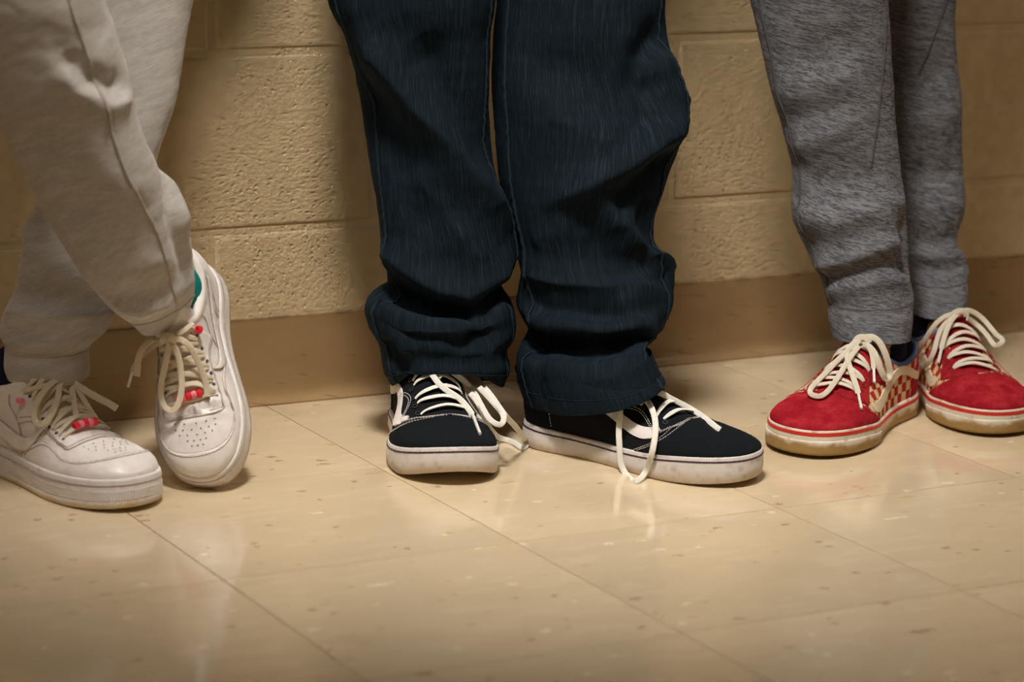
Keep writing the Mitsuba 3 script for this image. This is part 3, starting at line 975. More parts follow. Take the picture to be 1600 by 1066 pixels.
    for path in lace_paths:
        lace.append(ribbon(path['p'], path['n'], path.get('w', lw), path.get('t', .0018)))
    lk = put(k + '__lace', cat(lace), 'lace_cream', smooth=60, label='cream lace')
    for path in lace_paths:
        if path.get('tip') is not None:
            a, b = np.array(path['tip'][0]), np.array(path['tip'][1])
            put(k + '__lace__aglet', tube([a, (a + b) / 2, b], .0016, n=6), 'aglet', smooth=60)
    # pony beads threaded on the lace
    prof = np.array([(.0013, -.0026), (.0032, -.0029), (.0043, -.0018), (.0045, 0), (.0043, .0018), (.0032, .0029), (.0013, .0026), (.0013, -.0026)])
    bead = trimesh.creation.revolve(prof, sections=22)
    for (x0, v0, x1, v1, lift, cols) in beads(xe, ve):
        m = len(cols)
        fine = np.linspace(0, 1, 200)
        track, _ = out_at(last, np.c_[x0 + (x1 - x0) * fine, v0 + (v1 - v0) * fine], lift)
        run = np.r_[0, np.cumsum(np.linalg.norm(np.diff(track, axis=0), axis=1))]
        for q, cname in enumerate(cols):
            t = np.interp(run[-1] / 2 + (q - (m - 1) / 2) * .0057, run, fine)
            pt, nv = out_at(last, [(x0 + (x1 - x0) * t, v0 + (v1 - v0) * t)], lift)
            a, _ = out_at(last, [(x0 + (x1 - x0) * (t + .08), v0 + (v1 - v0) * (t + .08))], lift)
            b = bead.copy()
            b.apply_transform(trimesh.geometry.align_vectors([0, 0, 1], (a - pt)[0]))
            b.apply_translation(pt[0])
            put(k + '__lace__bead', P(b), 'bead_' + cname, smooth=40, label=cname + ' pony bead')
    return last, k


def shoe_dirt(clean, dirt, stain, lo, hi, seed, red_edge=None):
    """Colour of a rubber sole wall: dirt and yellowing towards the ground, uneven along the shoe."""
    def fn(v, last):
        xl = np.clip(v[:, 0] / last.L, 0, 1)
        zb, zt = last.zb(xl), last.zf(xl)
        h = np.clip((v[:, 2] - zb) / np.maximum(zt - zb, 1e-4), 0, 1.1)
        a = meshkit.fbm(np.c_[v * 60, ][:, :3] + seed, 3, seed)
        b = meshkit.fbm(v * [110, 110, 190] + seed, 3, seed + 3)
        t = np.clip((hi + .5 * (a - .5) - h) / (hi - lo), 0, 1)[:, None]
        c = np.array(clean) * (1 - t) + np.array(dirt) * t
        s = np.clip((b - .58) * 5, 0, 1)[:, None] * .6
        c = c * (1 - s) + np.array(stain) * s
        return c
    return fn


def leather_fn(seed):
    def fn(v, m):
        a = meshkit.fbm(v * 45 + seed, 3, seed)[:, None]
        b = meshkit.fbm(v * 160 + seed, 2, seed + 1)[:, None]
        c = np.array((.80, .775, .775)) * (1 - .14 * np.clip((a - .45) * 3, 0, 1)) * (1 - .10 * np.clip((b - .5) * 3, 0, 1)) * [1, .985, .96]
        return c
    return fn


# ------------------------------------------------------------------ measured shapes (metres)
LEG = {
    'jeans_a': [[-0.08, -0.15, 0.88, 0.0746, -0.0408, 0, 0.085, 0, 0], [-0.0797, -0.1567, 0.7797, 0.0769, -0.0419, 0.0006, 0.0823, 0, 0], [-0.079, -0.1701, 0.683, 0.0791, -0.0429, 0.0013, 0.0796, 0, 0], [-0.0785, -0.1814, 0.5934, 0.0811, -0.0439, 0.0018, 0.0772, 0, 0], [-0.0783, -0.185, 0.5218, 0.0827, -0.0447, 0.0023, 0.0752, 0, 0], [-0.0766, -0.187, 0.4807, 0.0796, -0.043, 0.0022, 0.0724, 0, 0], [-0.0703, -0.19, 0.4394, 0.0689, -0.0372, 0.0019, 0.0642, 0, 0], [-0.0669, -0.193, 0.4049, 0.0651, -0.0351, 0.0018, 0.0621, -0.0028, 0], [-0.0628, -0.198, 0.3494, 0.061, -0.0329, 0.0017, 0.0596, -0.0056, 0], [-0.0579, -0.203, 0.3077, 0.0596, -0.0322, 0.0017, 0.0582, -0.007, 0], [-0.0525, -0.207, 0.2727, 0.06, -0.0324, 0.0017, 0.0587, -0.0098, 0], [-0.0441, -0.212, 0.2376, 0.0626, -0.0338, 0.0017, 0.0612, -0.0126, 0], [-0.04, -0.216, 0.2113, 0.0628, -0.0335, 0.0035, 0.0627, -0.0183, 0], [-0.0428, -0.22, 0.1889, 0.0596, -0.0313, 0.0051, 0.0594, -0.0239, 0], [-0.047, -0.222, 0.1753, 0.0573, -0.0304, 0.0036, 0.0546, -0.0239, 0], [-0.0554, -0.224, 0.1684, 0.0611, -0.0328, 0.0024, 0.0611, -0.021, 0], [-0.0577, -0.226, 0.1568, 0.0684, -0.037, 0.0019, 0.0739, -0.0168, 0], [-0.056, -0.227, 0.144, 0.0718, -0.039, 0.0013, 0.0793, -0.0084, 0], [-0.0534, -0.228, 0.1296, 0.0711, -0.0382, 0.0027, 0.0775, -0.0014, 0], [-0.0502, -0.23, 0.115, 0.0669, -0.0359, 0.0029, 0.0706, 0.0014, 0], [-0.053, -0.232, 0.1038, 0.0616, -0.0329, 0.0031, 0.0658, 0.0028, 0], [-0.053, -0.234, 0.0934, 0.061, -0.0326, 0.0031, 0.0672, 0.0056, -0.0028], [-0.051, -0.236, 0.0825, 0.0613, -0.0329, 0.0027, 0.0696, 0.0098, -0.0056], [-0.0504, -0.237, 0.0707, 0.0576, -0.0311, 0.0016, 0.0668, 0.0197, -0.007], [-0.0508, -0.238, 0.063, 0.0544, -0.0296, 0.0008, 0.0638, 0.031, -0.0099]],
    'jeans_b': [[0.09, -0.15, 0.88, 0.0746, -0.0408, 0, 0.085, 0, 0], [0.0952, -0.1624, 0.7795, 0.0767, -0.0418, 0.0006, 0.0821, 0, 0], [0.1057, -0.1874, 0.6826, 0.0787, -0.0427, 0.0013, 0.0793, 0, 0], [0.1145, -0.2082, 0.5929, 0.0806, -0.0436, 0.0018, 0.0767, 0, 0], [0.1174, -0.215, 0.5211, 0.0821, -0.0443, 0.0023, 0.0746, 0, 0], [0.1159, -0.218, 0.4792, 0.0819, -0.0442, 0.0023, 0.0745, 0, 0], [0.1138, -0.222, 0.4374, 0.0848, -0.0458, 0.0024, 0.0771, 0, 0], [0.1156, -0.228, 0.4026, 0.0893, -0.0482, 0.0025, 0.0812, 0, 0], [0.119, -0.234, 0.3712, 0.0931, -0.0503, 0.0026, 0.0847, 0, 0], [0.1199, -0.238, 0.3504, 0.0938, -0.0506, 0.0026, 0.0853, 0.0028, 0], [0.1151, -0.243, 0.3227, 0.0897, -0.0484, 0.0025, 0.0836, 0.0042, 0], [0.1087, -0.248, 0.2952, 0.0837, -0.0452, 0.0023, 0.08, 0, 0], [0.1046, -0.253, 0.2711, 0.0784, -0.0423, 0.0022, 0.0767, -0.0028, 0], [0.1004, -0.26, 0.2402, 0.07, -0.0378, 0.0019, 0.0716, -0.0057, 0], [0.1002, -0.268, 0.2093, 0.065, -0.0351, 0.0018, 0.068, -0.0071, 0], [0.106, -0.275, 0.1849, 0.0675, -0.0365, 0.0019, 0.0706, -0.0085, 0], [0.105, -0.282, 0.1683, 0.0731, -0.0394, 0.002, 0.0772, -0.0099, 0], [0.1025, -0.288, 0.1537, 0.0752, -0.0406, 0.0021, 0.0812, -0.0099, 0], [0.1009, -0.293, 0.1393, 0.0707, -0.0384, 0.0009, 0.0764, -0.0071, 0], [0.0948, -0.3, 0.1271, 0.0576, -0.0424, 0.0031, 0.0654, -0.0042, 0], [0.0821, -0.31, 0.1186, 0.0493, -0.0492, 0.0045, 0.0646, -0.0056, 0], [0.072, -0.319, 0.1098, 0.0457, -0.0583, 0.0068, 0.0675, -0.0063, 0], [0.0667, -0.328, 0.1011, 0.0445, -0.0663, 0.0097, 0.0704, -0.007, 0], [0.066, -0.337, 0.0909, 0.0446, -0.0724, 0.0133, 0.0721, -0.007, -0.0014], [0.0684, -0.344, 0.079, 0.0455, -0.0767, 0.0168, 0.0736, -0.0083, -0.0028], [0.0708, -0.348, 0.07, 0.0439, -0.0769, 0.0218, 0.073, -0.0097, -0.0042]],
    'fleece_a': [[-0.515, -0.16, 0.88, 0.0772, -0.0422, 0, 0.08, 0, 0], [-0.5276, -0.2011, 0.7863, 0.0737, -0.0402, 0.0005, 0.0751, 0, 0], [-0.5529, -0.2836, 0.696, 0.0704, -0.0383, 0.001, 0.0705, 0, 0], [-0.574, -0.3526, 0.6124, 0.0673, -0.0365, 0.0014, 0.0661, 0, 0], [-0.5809, -0.375, 0.5455, 0.0648, -0.035, 0.0018, 0.0627, 0, 0], [-0.5732, -0.372, 0.5093, 0.0644, -0.0348, 0.0018, 0.0622, 0, 0], [-0.5603, -0.366, 0.4768, 0.0631, -0.033, 0.0062, 0.0607, 0, 0], [-0.5412, -0.358, 0.4297, 0.061, -0.0311, 0.0091, 0.0594, 0, 0], [-0.5231, -0.35, 0.3864, 0.0582, -0.0307, 0.0046, 0.058, 0, 0], [-0.5037, -0.342, 0.3451, 0.0574, -0.031, 0.0016, 0.0574, 0, 0], [-0.4797, -0.334, 0.3078, 0.0568, -0.0299, 0.0046, 0.0579, 0, 0], [-0.4589, -0.327, 0.2732, 0.0538, -0.0262, 0.0129, 0.0563, 0, 0], [-0.4451, -0.322, 0.2463, 0.0487, -0.0229, 0.0153, 0.0526, -0.0025, 0], [-0.4311, -0.312, 0.2224, 0.0423, -0.0193, 0.0155, 0.0491, -0.0038, 0], [-0.42, -0.306, 0.2041, 0.0368, -0.0165, 0.0148, 0.0473, -0.0039, 0], [-0.4096, -0.296, 0.1913, 0.0316, -0.0138, 0.0138, 0.0427, -0.0039, 0], [-0.403, -0.287, 0.1841, 0.029, -0.0128, 0.0122, 0.0408, -0.0052, 0], [-0.3978, -0.28, 0.1776, 0.0265, -0.0115, 0.0122, 0.0423, -0.0052, 0], [-0.3926, -0.272, 0.1693, 0.0236, -0.0103, 0.0106, 0.0417, -0.0052, 0]],
    'fleece_b': [[-0.345, -0.15, 0.88, 0.0746, -0.0408, 0, 0.085, 0, 0], [-0.3525, -0.1548, 0.7809, 0.0693, -0.0378, 0.0004, 0.0745, 0, 0], [-0.3676, -0.1644, 0.6853, 0.0641, -0.0349, 0.0009, 0.0643, 0, 0], [-0.3802, -0.1724, 0.5968, 0.0594, -0.0322, 0.0012, 0.0549, 0, 0], [-0.3842, -0.175, 0.526, 0.0556, -0.03, 0.0015, 0.0474, 0, 0], [-0.3903, -0.175, 0.4867, 0.0536, -0.029, 0.0015, 0.0457, 0, 0], [-0.3964, -0.175, 0.4539, 0.0529, -0.0285, 0.0015, 0.0451, 0, 0], [-0.408, -0.176, 0.3882, 0.0527, -0.0285, 0.0015, 0.0449, 0, 0], [-0.4256, -0.178, 0.3275, 0.0488, -0.0268, -0.0003, 0.0418, 0, 0], [-0.4431, -0.18, 0.2735, 0.0455, -0.0254, -0.002, 0.0407, 0, 0], [-0.4596, -0.183, 0.2279, 0.0435, -0.0243, -0.002, 0.0409, 0, 0], [-0.4742, -0.186, 0.1883, 0.044, -0.0247, -0.0027, 0.0445, -0.0027, 0], [-0.481, -0.188, 0.1655, 0.048, -0.0261, 0.0007, 0.0519, -0.0053, 0], [-0.4846, -0.189, 0.1538, 0.049, -0.0263, 0.002, 0.054, -0.0053, 0], [-0.4879, -0.19, 0.1431, 0.045, -0.024, 0.0022, 0.0485, -0.004, 0], [-0.4928, -0.191, 0.1339, 0.0381, -0.0207, 0.0004, 0.039, -0.0026, 0], [-0.4936, -0.191, 0.1278, 0.0375, -0.0204, 0.0004, 0.0393, -0.0027, 0], [-0.4937, -0.192, 0.1138, 0.0385, -0.0208, 0.0011, 0.0411, -0.0027, 0], [-0.4935, -0.193, 0.1024, 0.0367, -0.02, 0.0004, 0.0393, -0.004, 0]],
    'marl_a': [[0.485, -0.15, 0.88, 0.0746, -0.0408, 0, 0.085, 0, 0], [0.4693, -0.1691, 0.779, 0.0741, -0.0404, 0.0006, 0.0798, 0, 0], [0.4379, -0.2075, 0.6816, 0.0737, -0.04, 0.0011, 0.0748, 0, 0], [0.4116, -0.2396, 0.5914, 0.0733, -0.0397, 0.0016, 0.0701, 0, 0], [0.4031, -0.25, 0.5193, 0.073, -0.0394, 0.002, 0.0664, 0, 0], [0.4095, -0.252, 0.4757, 0.0694, -0.0375, 0.0019, 0.0631, 0, 0], [0.4168, -0.256, 0.4321, 0.066, -0.0357, 0.0018, 0.0601, 0, 0], [0.4268, -0.262, 0.3736, 0.0618, -0.0333, 0.0017, 0.0576, 0, 0], [0.4376, -0.27, 0.3149, 0.0565, -0.0305, 0.0016, 0.0539, 0, 0], [0.4428, -0.275, 0.2819, 0.0549, -0.0297, 0.0015, 0.0531, 0, 0], [0.4422, -0.28, 0.2565, 0.0559, -0.0302, 0.0016, 0.0547, 0, 0], [0.4405, -0.285, 0.235, 0.0569, -0.0307, 0.0016, 0.0569, -0.003, 0], [0.445, -0.295, 0.2003, 0.0533, -0.0288, 0.0015, 0.0545, -0.0059, 0], [0.449, -0.305, 0.174, 0.0478, -0.0258, 0.0013, 0.05, -0.0059, 0], [0.4511, -0.311, 0.158, 0.0447, -0.0237, 0.003, 0.0471, -0.0074, 0], [0.4535, -0.315, 0.1469, 0.044, -0.0232, 0.0034, 0.0459, -0.0059, 0], [0.455, -0.318, 0.1383, 0.0437, -0.0231, 0.0034, 0.0446, -0.0059, 0], [0.4527, -0.322, 0.1295, 0.043, -0.0228, 0.0026, 0.0453, -0.0044, 0], [0.4487, -0.329, 0.1146, 0.0421, -0.0228, 0.0012, 0.0479, -0.0015, 0], [0.4459, -0.335, 0.1043, 0.0401, -0.0217, 0.0008, 0.0479, 0.0015, 0], [0.4433, -0.34, 0.0961, 0.0384, -0.0209, 0.0004, 0.0473, 0.0029, -0.0022]],
    'marl_b': [[0.655, -0.15, 0.88, 0.0746, -0.0408, 0, 0.085, 0, 0], [0.6464, -0.1529, 0.7761, 0.0654, -0.0357, 0.0003, 0.0725, 0, 0], [0.6292, -0.1586, 0.6759, 0.0566, -0.0308, 0.0006, 0.0605, 0, 0], [0.6147, -0.1634, 0.5832, 0.0484, -0.0262, 0.0009, 0.0493, 0, 0], [0.61, -0.165, 0.509, 0.0418, -0.0226, 0.0012, 0.0404, 0, 0], [0.6112, -0.167, 0.4632, 0.0409, -0.0221, 0.0011, 0.0396, 0, 0], [0.6118, -0.17, 0.4289, 0.0393, -0.0212, 0.0011, 0.038, 0, 0], [0.617, -0.178, 0.3639, 0.0401, -0.0216, 0.0011, 0.0392, 0, 0], [0.6186, -0.19, 0.2876, 0.0385, -0.0208, 0.0011, 0.0385, 0, 0], [0.6191, -0.2, 0.2343, 0.0382, -0.0206, 0.0011, 0.039, 0, 0], [0.615, -0.208, 0.2084, 0.0361, -0.0195, 0.001, 0.0377, -0.0015, 0], [0.608, -0.217, 0.1844, 0.0319, -0.0172, 0.0009, 0.0345, -0.0031, 0], [0.6057, -0.225, 0.1671, 0.0302, -0.0163, 0.0008, 0.0326, -0.0039, 0], [0.6095, -0.232, 0.1539, 0.0327, -0.0173, 0.0024, 0.0352, -0.0046, 0], [0.6102, -0.239, 0.1442, 0.0323, -0.0171, 0.0024, 0.0341, -0.0039, 0], [0.6056, -0.246, 0.134, 0.0308, -0.0165, 0.0016, 0.035, -0.0031, 0], [0.5997, -0.258, 0.1171, 0.0294, -0.0157, 0.0016, 0.0374, -0.0023, 0], [0.5904, -0.27, 0.1013, 0.0262, -0.0142, 0.0007, 0.0364, -0.0015, -0.0023]],
}
FOLD = [
    ('jeans_a', [[-0.1502, -0.2113, 0.4648], [-0.1382, -0.2144, 0.4415], [-0.1284, -0.2232, 0.4211], [-0.1139, -0.2359, 0.3966], [-0.1006, -0.2449, 0.373], [-0.0827, -0.2544, 0.3536], [-0.0661, -0.2603, 0.335], [-0.0519, -0.2639, 0.3109], [-0.0351, -0.266, 0.2875], [-0.0141, -0.2659, 0.2596], [0.005, -0.2647, 0.2328]], 0.0264, 0.015),
    ('jeans_a', [[-0.1395, -0.1885, 0.4009], [-0.133, -0.2047, 0.3709], [-0.1241, -0.2197, 0.3411], [-0.1119, -0.2339, 0.312], [-0.0975, -0.2471, 0.2827], [-0.0824, -0.258, 0.2539], [-0.0701, -0.2673, 0.2262]], -0.0132, 0.022),
    ('jeans_a', [[-0.1025, -0.2466, 0.446], [-0.0883, -0.2518, 0.4221], [-0.0735, -0.2569, 0.3978], [-0.0602, -0.2598, 0.3749], [-0.0448, -0.2607, 0.3499], [-0.0322, -0.2602, 0.3259], [-0.0172, -0.2578, 0.2997]], -0.0165, 0.018),
    ('jeans_a', [[-0.1032, -0.2424, 0.3084], [-0.0902, -0.2521, 0.2859], [-0.0737, -0.2621, 0.2605], [-0.0601, -0.27, 0.2396], [-0.0437, -0.278, 0.2155], [-0.0311, -0.2802, 0.2113], [-0.019, -0.2807, 0.2049]], 0.0115, 0.014),
    ('jeans_a', [[-0.1097, -0.1948, 0.2178], [-0.1094, -0.2256, 0.2055], [-0.1013, -0.2444, 0.1943], [-0.0896, -0.2586, 0.1842], [-0.077, -0.2686, 0.176], [-0.0642, -0.2754, 0.1734], [-0.0502, -0.2803, 0.1699], [-0.035, -0.2825, 0.1806], [-0.0153, -0.2803, 0.1912], [-0.0065, -0.2775, 0.2003], [0.0078, -0.2686, 0.2079]], 0.0148, 0.011),
    ('jeans_a', [[-0.1187, -0.2073, 0.1663], [-0.11, -0.2252, 0.1645], [-0.1019, -0.2439, 0.1622], [-0.0897, -0.2583, 0.1581], [-0.076, -0.268, 0.1522], [-0.0625, -0.2758, 0.1517], [-0.0512, -0.2874, 0.1531], [-0.0328, -0.282, 0.1603], [-0.0183, -0.2774, 0.1674], [-0.0037, -0.2688, 0.1728], [0.0063, -0.2594, 0.1794]], -0.0181, 0.0085),
    ('jeans_a', [[-0.0512, -0.2874, 0.1531], [-0.0406, -0.2824, 0.1572], [-0.0314, -0.2798, 0.163], [-0.0175, -0.2829, 0.163], [-0.003, -0.2776, 0.1616]], 0.0099, 0.01),
    ('jeans_a', [[-0.133, -0.2206, 0.1554], [-0.1244, -0.2475, 0.1506], [-0.1129, -0.2648, 0.1462], [-0.0978, -0.2828, 0.1425], [-0.082, -0.2949, 0.1413], [-0.0626, -0.3044, 0.1409], [-0.0413, -0.3079, 0.1394]], 0.0099, 0.01),
    ('jeans_a', [[-0.138, -0.2388, 0.1436], [-0.1275, -0.2669, 0.1383], [-0.1128, -0.2805, 0.128], [-0.0909, -0.2961, 0.1287], [-0.0707, -0.3029, 0.1253], [-0.0453, -0.3078, 0.1307], [-0.0114, -0.2977, 0.1345]], -0.0132, 0.008),
    ('jeans_a', [[-0.1238, -0.2434, 0.11], [-0.1161, -0.2655, 0.1162], [-0.1061, -0.2815, 0.1217], [-0.0858, -0.2933, 0.1202], [-0.0669, -0.2991, 0.1163], [-0.0453, -0.3018, 0.1145], [-0.0182, -0.2948, 0.1121]], 0.0083, 0.009),
    ('jeans_a', [[-0.1315, -0.2434, 0.1226], [-0.123, -0.2463, 0.1102], [-0.1186, -0.256, 0.1009], [-0.1188, -0.2596, 0.0921], [-0.1176, -0.2542, 0.0804]], -0.0083, 0.009),
    ('jeans_a', [[-0.0251, -0.2897, 0.1579], [-0.0367, -0.3017, 0.1475], [-0.0504, -0.3086, 0.1354], [-0.0363, -0.3053, 0.1242], [-0.0246, -0.299, 0.1146]], -0.0099, 0.009),
    ('jeans_b', [[0.193, -0.3127, 0.3583], [0.1595, -0.33, 0.3401], [0.1349, -0.3332, 0.3249], [0.1151, -0.3324, 0.3113], [0.0924, -0.3275, 0.3001], [0.0747, -0.3208, 0.2926], [0.0605, -0.3143, 0.2819], [0.0465, -0.3051, 0.2748], [0.0332, -0.2929, 0.2648]], 0.0231, 0.013),
    ('jeans_b', [[0.1787, -0.3187, 0.3172], [0.1522, -0.33, 0.3078], [0.1309, -0.3333, 0.2974], [0.1173, -0.3337, 0.287], [0.104, -0.3327, 0.2765], [0.1053, -0.3338, 0.2634], [0.1094, -0.3345, 0.2507]], -0.0165, 0.012),
    ('jeans_b', [[0.0817, -0.3253, 0.2825], [0.0921, -0.3302, 0.2727], [0.0974, -0.3326, 0.2597], [0.1115, -0.3347, 0.2445], [0.1224, -0.3343, 0.23], [0.1448, -0.3265, 0.2116], [0.1726, -0.3099, 0.1905], [0.1736, -0.3193, 0.1794], [0.174, -0.3295, 0.1684]], 0.0198, 0.012),
    ('jeans_b', [[0.0591, -0.3164, 0.2583], [0.0702, -0.324, 0.2454], [0.0772, -0.3283, 0.2328], [0.0905, -0.3345, 0.2148], [0.1063, -0.3399, 0.201], [0.1161, -0.344, 0.1898], [0.1245, -0.3489, 0.179]], -0.0115, 0.014),
    ('jeans_b', [[0.1794, -0.2876, 0.4552], [0.1588, -0.3015, 0.4409], [0.1424, -0.3097, 0.4234], [0.1397, -0.3132, 0.4132], [0.1368, -0.3165, 0.4031], [0.1501, -0.319, 0.3934], [0.1633, -0.3199, 0.3837]], -0.0165, 0.013),
    ('jeans_b', [[0.1687, -0.2983, 0.4377], [0.1769, -0.2995, 0.4207], [0.1862, -0.3013, 0.4006], [0.19, -0.3064, 0.3841], [0.2036, -0.3005, 0.3646]], 0.0099, 0.012),
    ('jeans_b', [[0.0333, -0.2563, 0.4239], [0.0524, -0.2797, 0.4143], [0.0766, -0.2986, 0.4049], [0.0964, -0.3134, 0.3855], [0.1242, -0.3252, 0.3699], [0.1378, -0.3302, 0.3557], [0.1517, -0.3315, 0.3402]], -0.0132, 0.022),
    ('jeans_b', [[0.0268, -0.2808, 0.2245], [0.0356, -0.2981, 0.2326], [0.0492, -0.3112, 0.2418], [0.062, -0.3202, 0.2387], [0.0771, -0.328, 0.236]], 0.0083, 0.014),
    ('jeans_b', [[0.037, -0.2778, 0.3616], [0.0496, -0.2919, 0.3567], [0.0648, -0.3047, 0.3515], [0.0827, -0.3176, 0.3402], [0.098, -0.3265, 0.3283]], 0.0083, 0.02),
    ('jeans_b', [[0.1425, -0.3308, 0.275], [0.1375, -0.331, 0.2591], [0.1337, -0.3311, 0.2465], [0.1392, -0.3286, 0.2288], [0.1448, -0.3273, 0.2087]], -0.0115, 0.009),
    ('jeans_b', [[0.0297, -0.2617, 0.1885], [0.0329, -0.293, 0.1884], [0.0424, -0.3099, 0.184], [0.0588, -0.3259, 0.1832], [0.0758, -0.3372, 0.1805], [0.0956, -0.3445, 0.1817], [0.1178, -0.3466, 0.184], [0.137, -0.3503, 0.1749], [0.1576, -0.3478, 0.1667]], 0.0132, 0.011),
    ('jeans_b', [[0.0192, -0.2732, 0.1577], [0.0233, -0.3004, 0.1601], [0.0314, -0.3188, 0.1581], [0.0456, -0.3332, 0.1595], [0.0634, -0.3488, 0.1565], [0.079, -0.3566, 0.1571], [0.099, -0.3667, 0.1534], [0.1201, -0.3671, 0.1559], [0.1484, -0.3589, 0.1574]], -0.0132, 0.009),
    ('jeans_b', [[0.0188, -0.2975, 0.1384], [0.025, -0.3241, 0.1423], [0.0351, -0.3377, 0.1435], [0.0522, -0.3527, 0.1429], [0.0714, -0.3643, 0.1385], [0.0897, -0.3704, 0.142], [0.1115, -0.3721, 0.1469], [0.1253, -0.3704, 0.1487], [0.1419, -0.3637, 0.1538]], 0.0115, 0.009),
    ('jeans_b', [[0.0299, -0.2742, 0.119], [0.0287, -0.3056, 0.1212], [0.035, -0.3259, 0.1207], [0.0476, -0.3479, 0.1191], [0.0613, -0.3639, 0.1185], [0.0848, -0.3715, 0.1231], [0.1142, -0.3714, 0.1286]], -0.0148, 0.008),
    ('jeans_b', [[0.0262, -0.2866, 0.1172], [0.0221, -0.3097, 0.1116], [0.0199, -0.3279, 0.1055], [0.0135, -0.3373, 0.0945], [0.01, -0.3404, 0.0819], [0.0097, -0.3419, 0.0673], [0.0124, -0.3419, 0.0531]], -0.0066, 0.007),
    ('jeans_b', [[0.0112, -0.2949, 0.0926], [0.0134, -0.3288, 0.0969], [0.0214, -0.3516, 0.0995], [0.0354, -0.3772, 0.1012], [0.052, -0.396, 0.1041], [0.0748, -0.4039, 0.11], [0.1072, -0.397, 0.1127]], 0.0099, 0.012),
    ('jeans_b', [[0.0919, -0.3511, 0.1694], [0.1004, -0.3626, 0.1588], [0.1119, -0.371, 0.1496], [0.1206, -0.3712, 0.1402], [0.133, -0.3656, 0.1317]], 0.0083, 0.008),
    ('fleece_a', [[-0.47, -0.3773, 0.4187], [-0.4596, -0.3698, 0.3894], [-0.45, -0.3658, 0.3646], [-0.4376, -0.361, 0.3398], [-0.4308, -0.3712, 0.3192], [-0.4285, -0.3776, 0.2986], [-0.4216, -0.3725, 0.2745], [-0.4112, -0.3615, 0.2527], [-0.4009, -0.346, 0.2293]], -0.0105, 0.009),
    ('fleece_a', [[-0.4548, -0.3678, 0.3769], [-0.4421, -0.3627, 0.3475], [-0.4221, -0.3528, 0.3191], [-0.415, -0.3632, 0.2974], [-0.4087, -0.3615, 0.2712]], 0.009, 0.012),
    ('fleece_a', [[-0.5428, -0.4293, 0.4783], [-0.5283, -0.4224, 0.4496], [-0.5154, -0.4163, 0.4228], [-0.5028, -0.4102, 0.3943], [-0.4905, -0.4046, 0.364], [-0.4815, -0.4, 0.3367], [-0.471, -0.3931, 0.3058]], 0.009, 0.028),
    ('fleece_a', [[-0.5554, -0.4259, 0.465], [-0.5435, -0.4234, 0.451], [-0.5303, -0.4211, 0.4402], [-0.5225, -0.4193, 0.4348], [-0.5124, -0.4164, 0.4295], [-0.505, -0.4137, 0.4302], [-0.4938, -0.407, 0.4311]], -0.012, 0.009),
    ('fleece_a', [[-0.5618, -0.4227, 0.4581], [-0.5498, -0.421, 0.444], [-0.5381, -0.4189, 0.4299], [-0.5246, -0.4179, 0.4251], [-0.5107, -0.4145, 0.4166], [-0.4984, -0.4101, 0.4176], [-0.4857, -0.4012, 0.4184]], 0.0105, 0.009),
    ('fleece_a', [[-0.5798, -0.3906, 0.4026], [-0.5645, -0.3865, 0.3752], [-0.5474, -0.382, 0.3454], [-0.5267, -0.3806, 0.3199], [-0.5064, -0.3766, 0.2916]], -0.006, 0.022),
    ('fleece_a', [[-0.5093, -0.3489, 0.2557], [-0.4976, -0.3591, 0.2527], [-0.4833, -0.3648, 0.2469], [-0.4654, -0.3706, 0.246], [-0.4474, -0.3735, 0.2484], [-0.4293, -0.3719, 0.2535], [-0.4078, -0.3599, 0.2585]], 0.003, 0.02),
    ('fleece_a', [[-0.4719, -0.3327, 0.2037], [-0.4621, -0.3406, 0.2015], [-0.4499, -0.3438, 0.1976], [-0.4352, -0.3503, 0.2036], [-0.4175, -0.3493, 0.2078]], 0.009, 0.008),
    ('fleece_b', [[-0.4939, -0.161, 0.2666], [-0.5003, -0.1631, 0.2455], [-0.5039, -0.1949, 0.2292], [-0.4927, -0.2149, 0.215], [-0.4807, -0.2266, 0.2003]], 0.009, 0.016),
    ('fleece_b', [[-0.5224, -0.1696, 0.1892], [-0.5169, -0.203, 0.1919], [-0.5054, -0.2179, 0.1875], [-0.4916, -0.2256, 0.1894], [-0.4755, -0.2308, 0.1916], [-0.4603, -0.2323, 0.1887], [-0.4411, -0.2241, 0.1839]], -0.009, 0.01),
    ('fleece_b', [[-0.5342, -0.1799, 0.1677], [-0.5261, -0.2078, 0.171], [-0.5131, -0.2232, 0.1695], [-0.4972, -0.233, 0.1691], [-0.4769, -0.2385, 0.1697], [-0.4599, -0.2367, 0.171], [-0.4407, -0.2252, 0.1706]], 0.0105, 0.011),
    ('fleece_b', [[-0.5395, -0.1997, 0.152], [-0.5291, -0.2172, 0.1561], [-0.5151, -0.2305, 0.1556], [-0.4978, -0.2395, 0.1561], [-0.4799, -0.2436, 0.1552], [-0.4664, -0.2418, 0.1568], [-0.451, -0.2342, 0.1565]], -0.0075, 0.007),
    ('fleece_b', [[-0.4541, -0.2296, 0.2051], [-0.4472, -0.2285, 0.1942], [-0.4396, -0.2228, 0.1839], [-0.4431, -0.2268, 0.1747], [-0.4483, -0.2324, 0.1656]], 0.0075, 0.01),
    ('marl_a', [[0.3586, -0.2823, 0.4148], [0.3726, -0.2976, 0.4185], [0.3893, -0.3091, 0.4254], [0.408, -0.3173, 0.4323], [0.4256, -0.3208, 0.4392]], -0.0075, 0.018),
    ('marl_a', [[0.3594, -0.25, 0.3674], [0.3663, -0.2839, 0.3742], [0.3805, -0.3007, 0.3809], [0.3994, -0.3132, 0.3908], [0.4189, -0.3204, 0.4038]], 0.006, 0.018),
    ('marl_a', [[0.3743, -0.2659, 0.3136], [0.3796, -0.2881, 0.3199], [0.3915, -0.3038, 0.3264], [0.4042, -0.3135, 0.3357], [0.4205, -0.3213, 0.3452]], 0.009, 0.015),
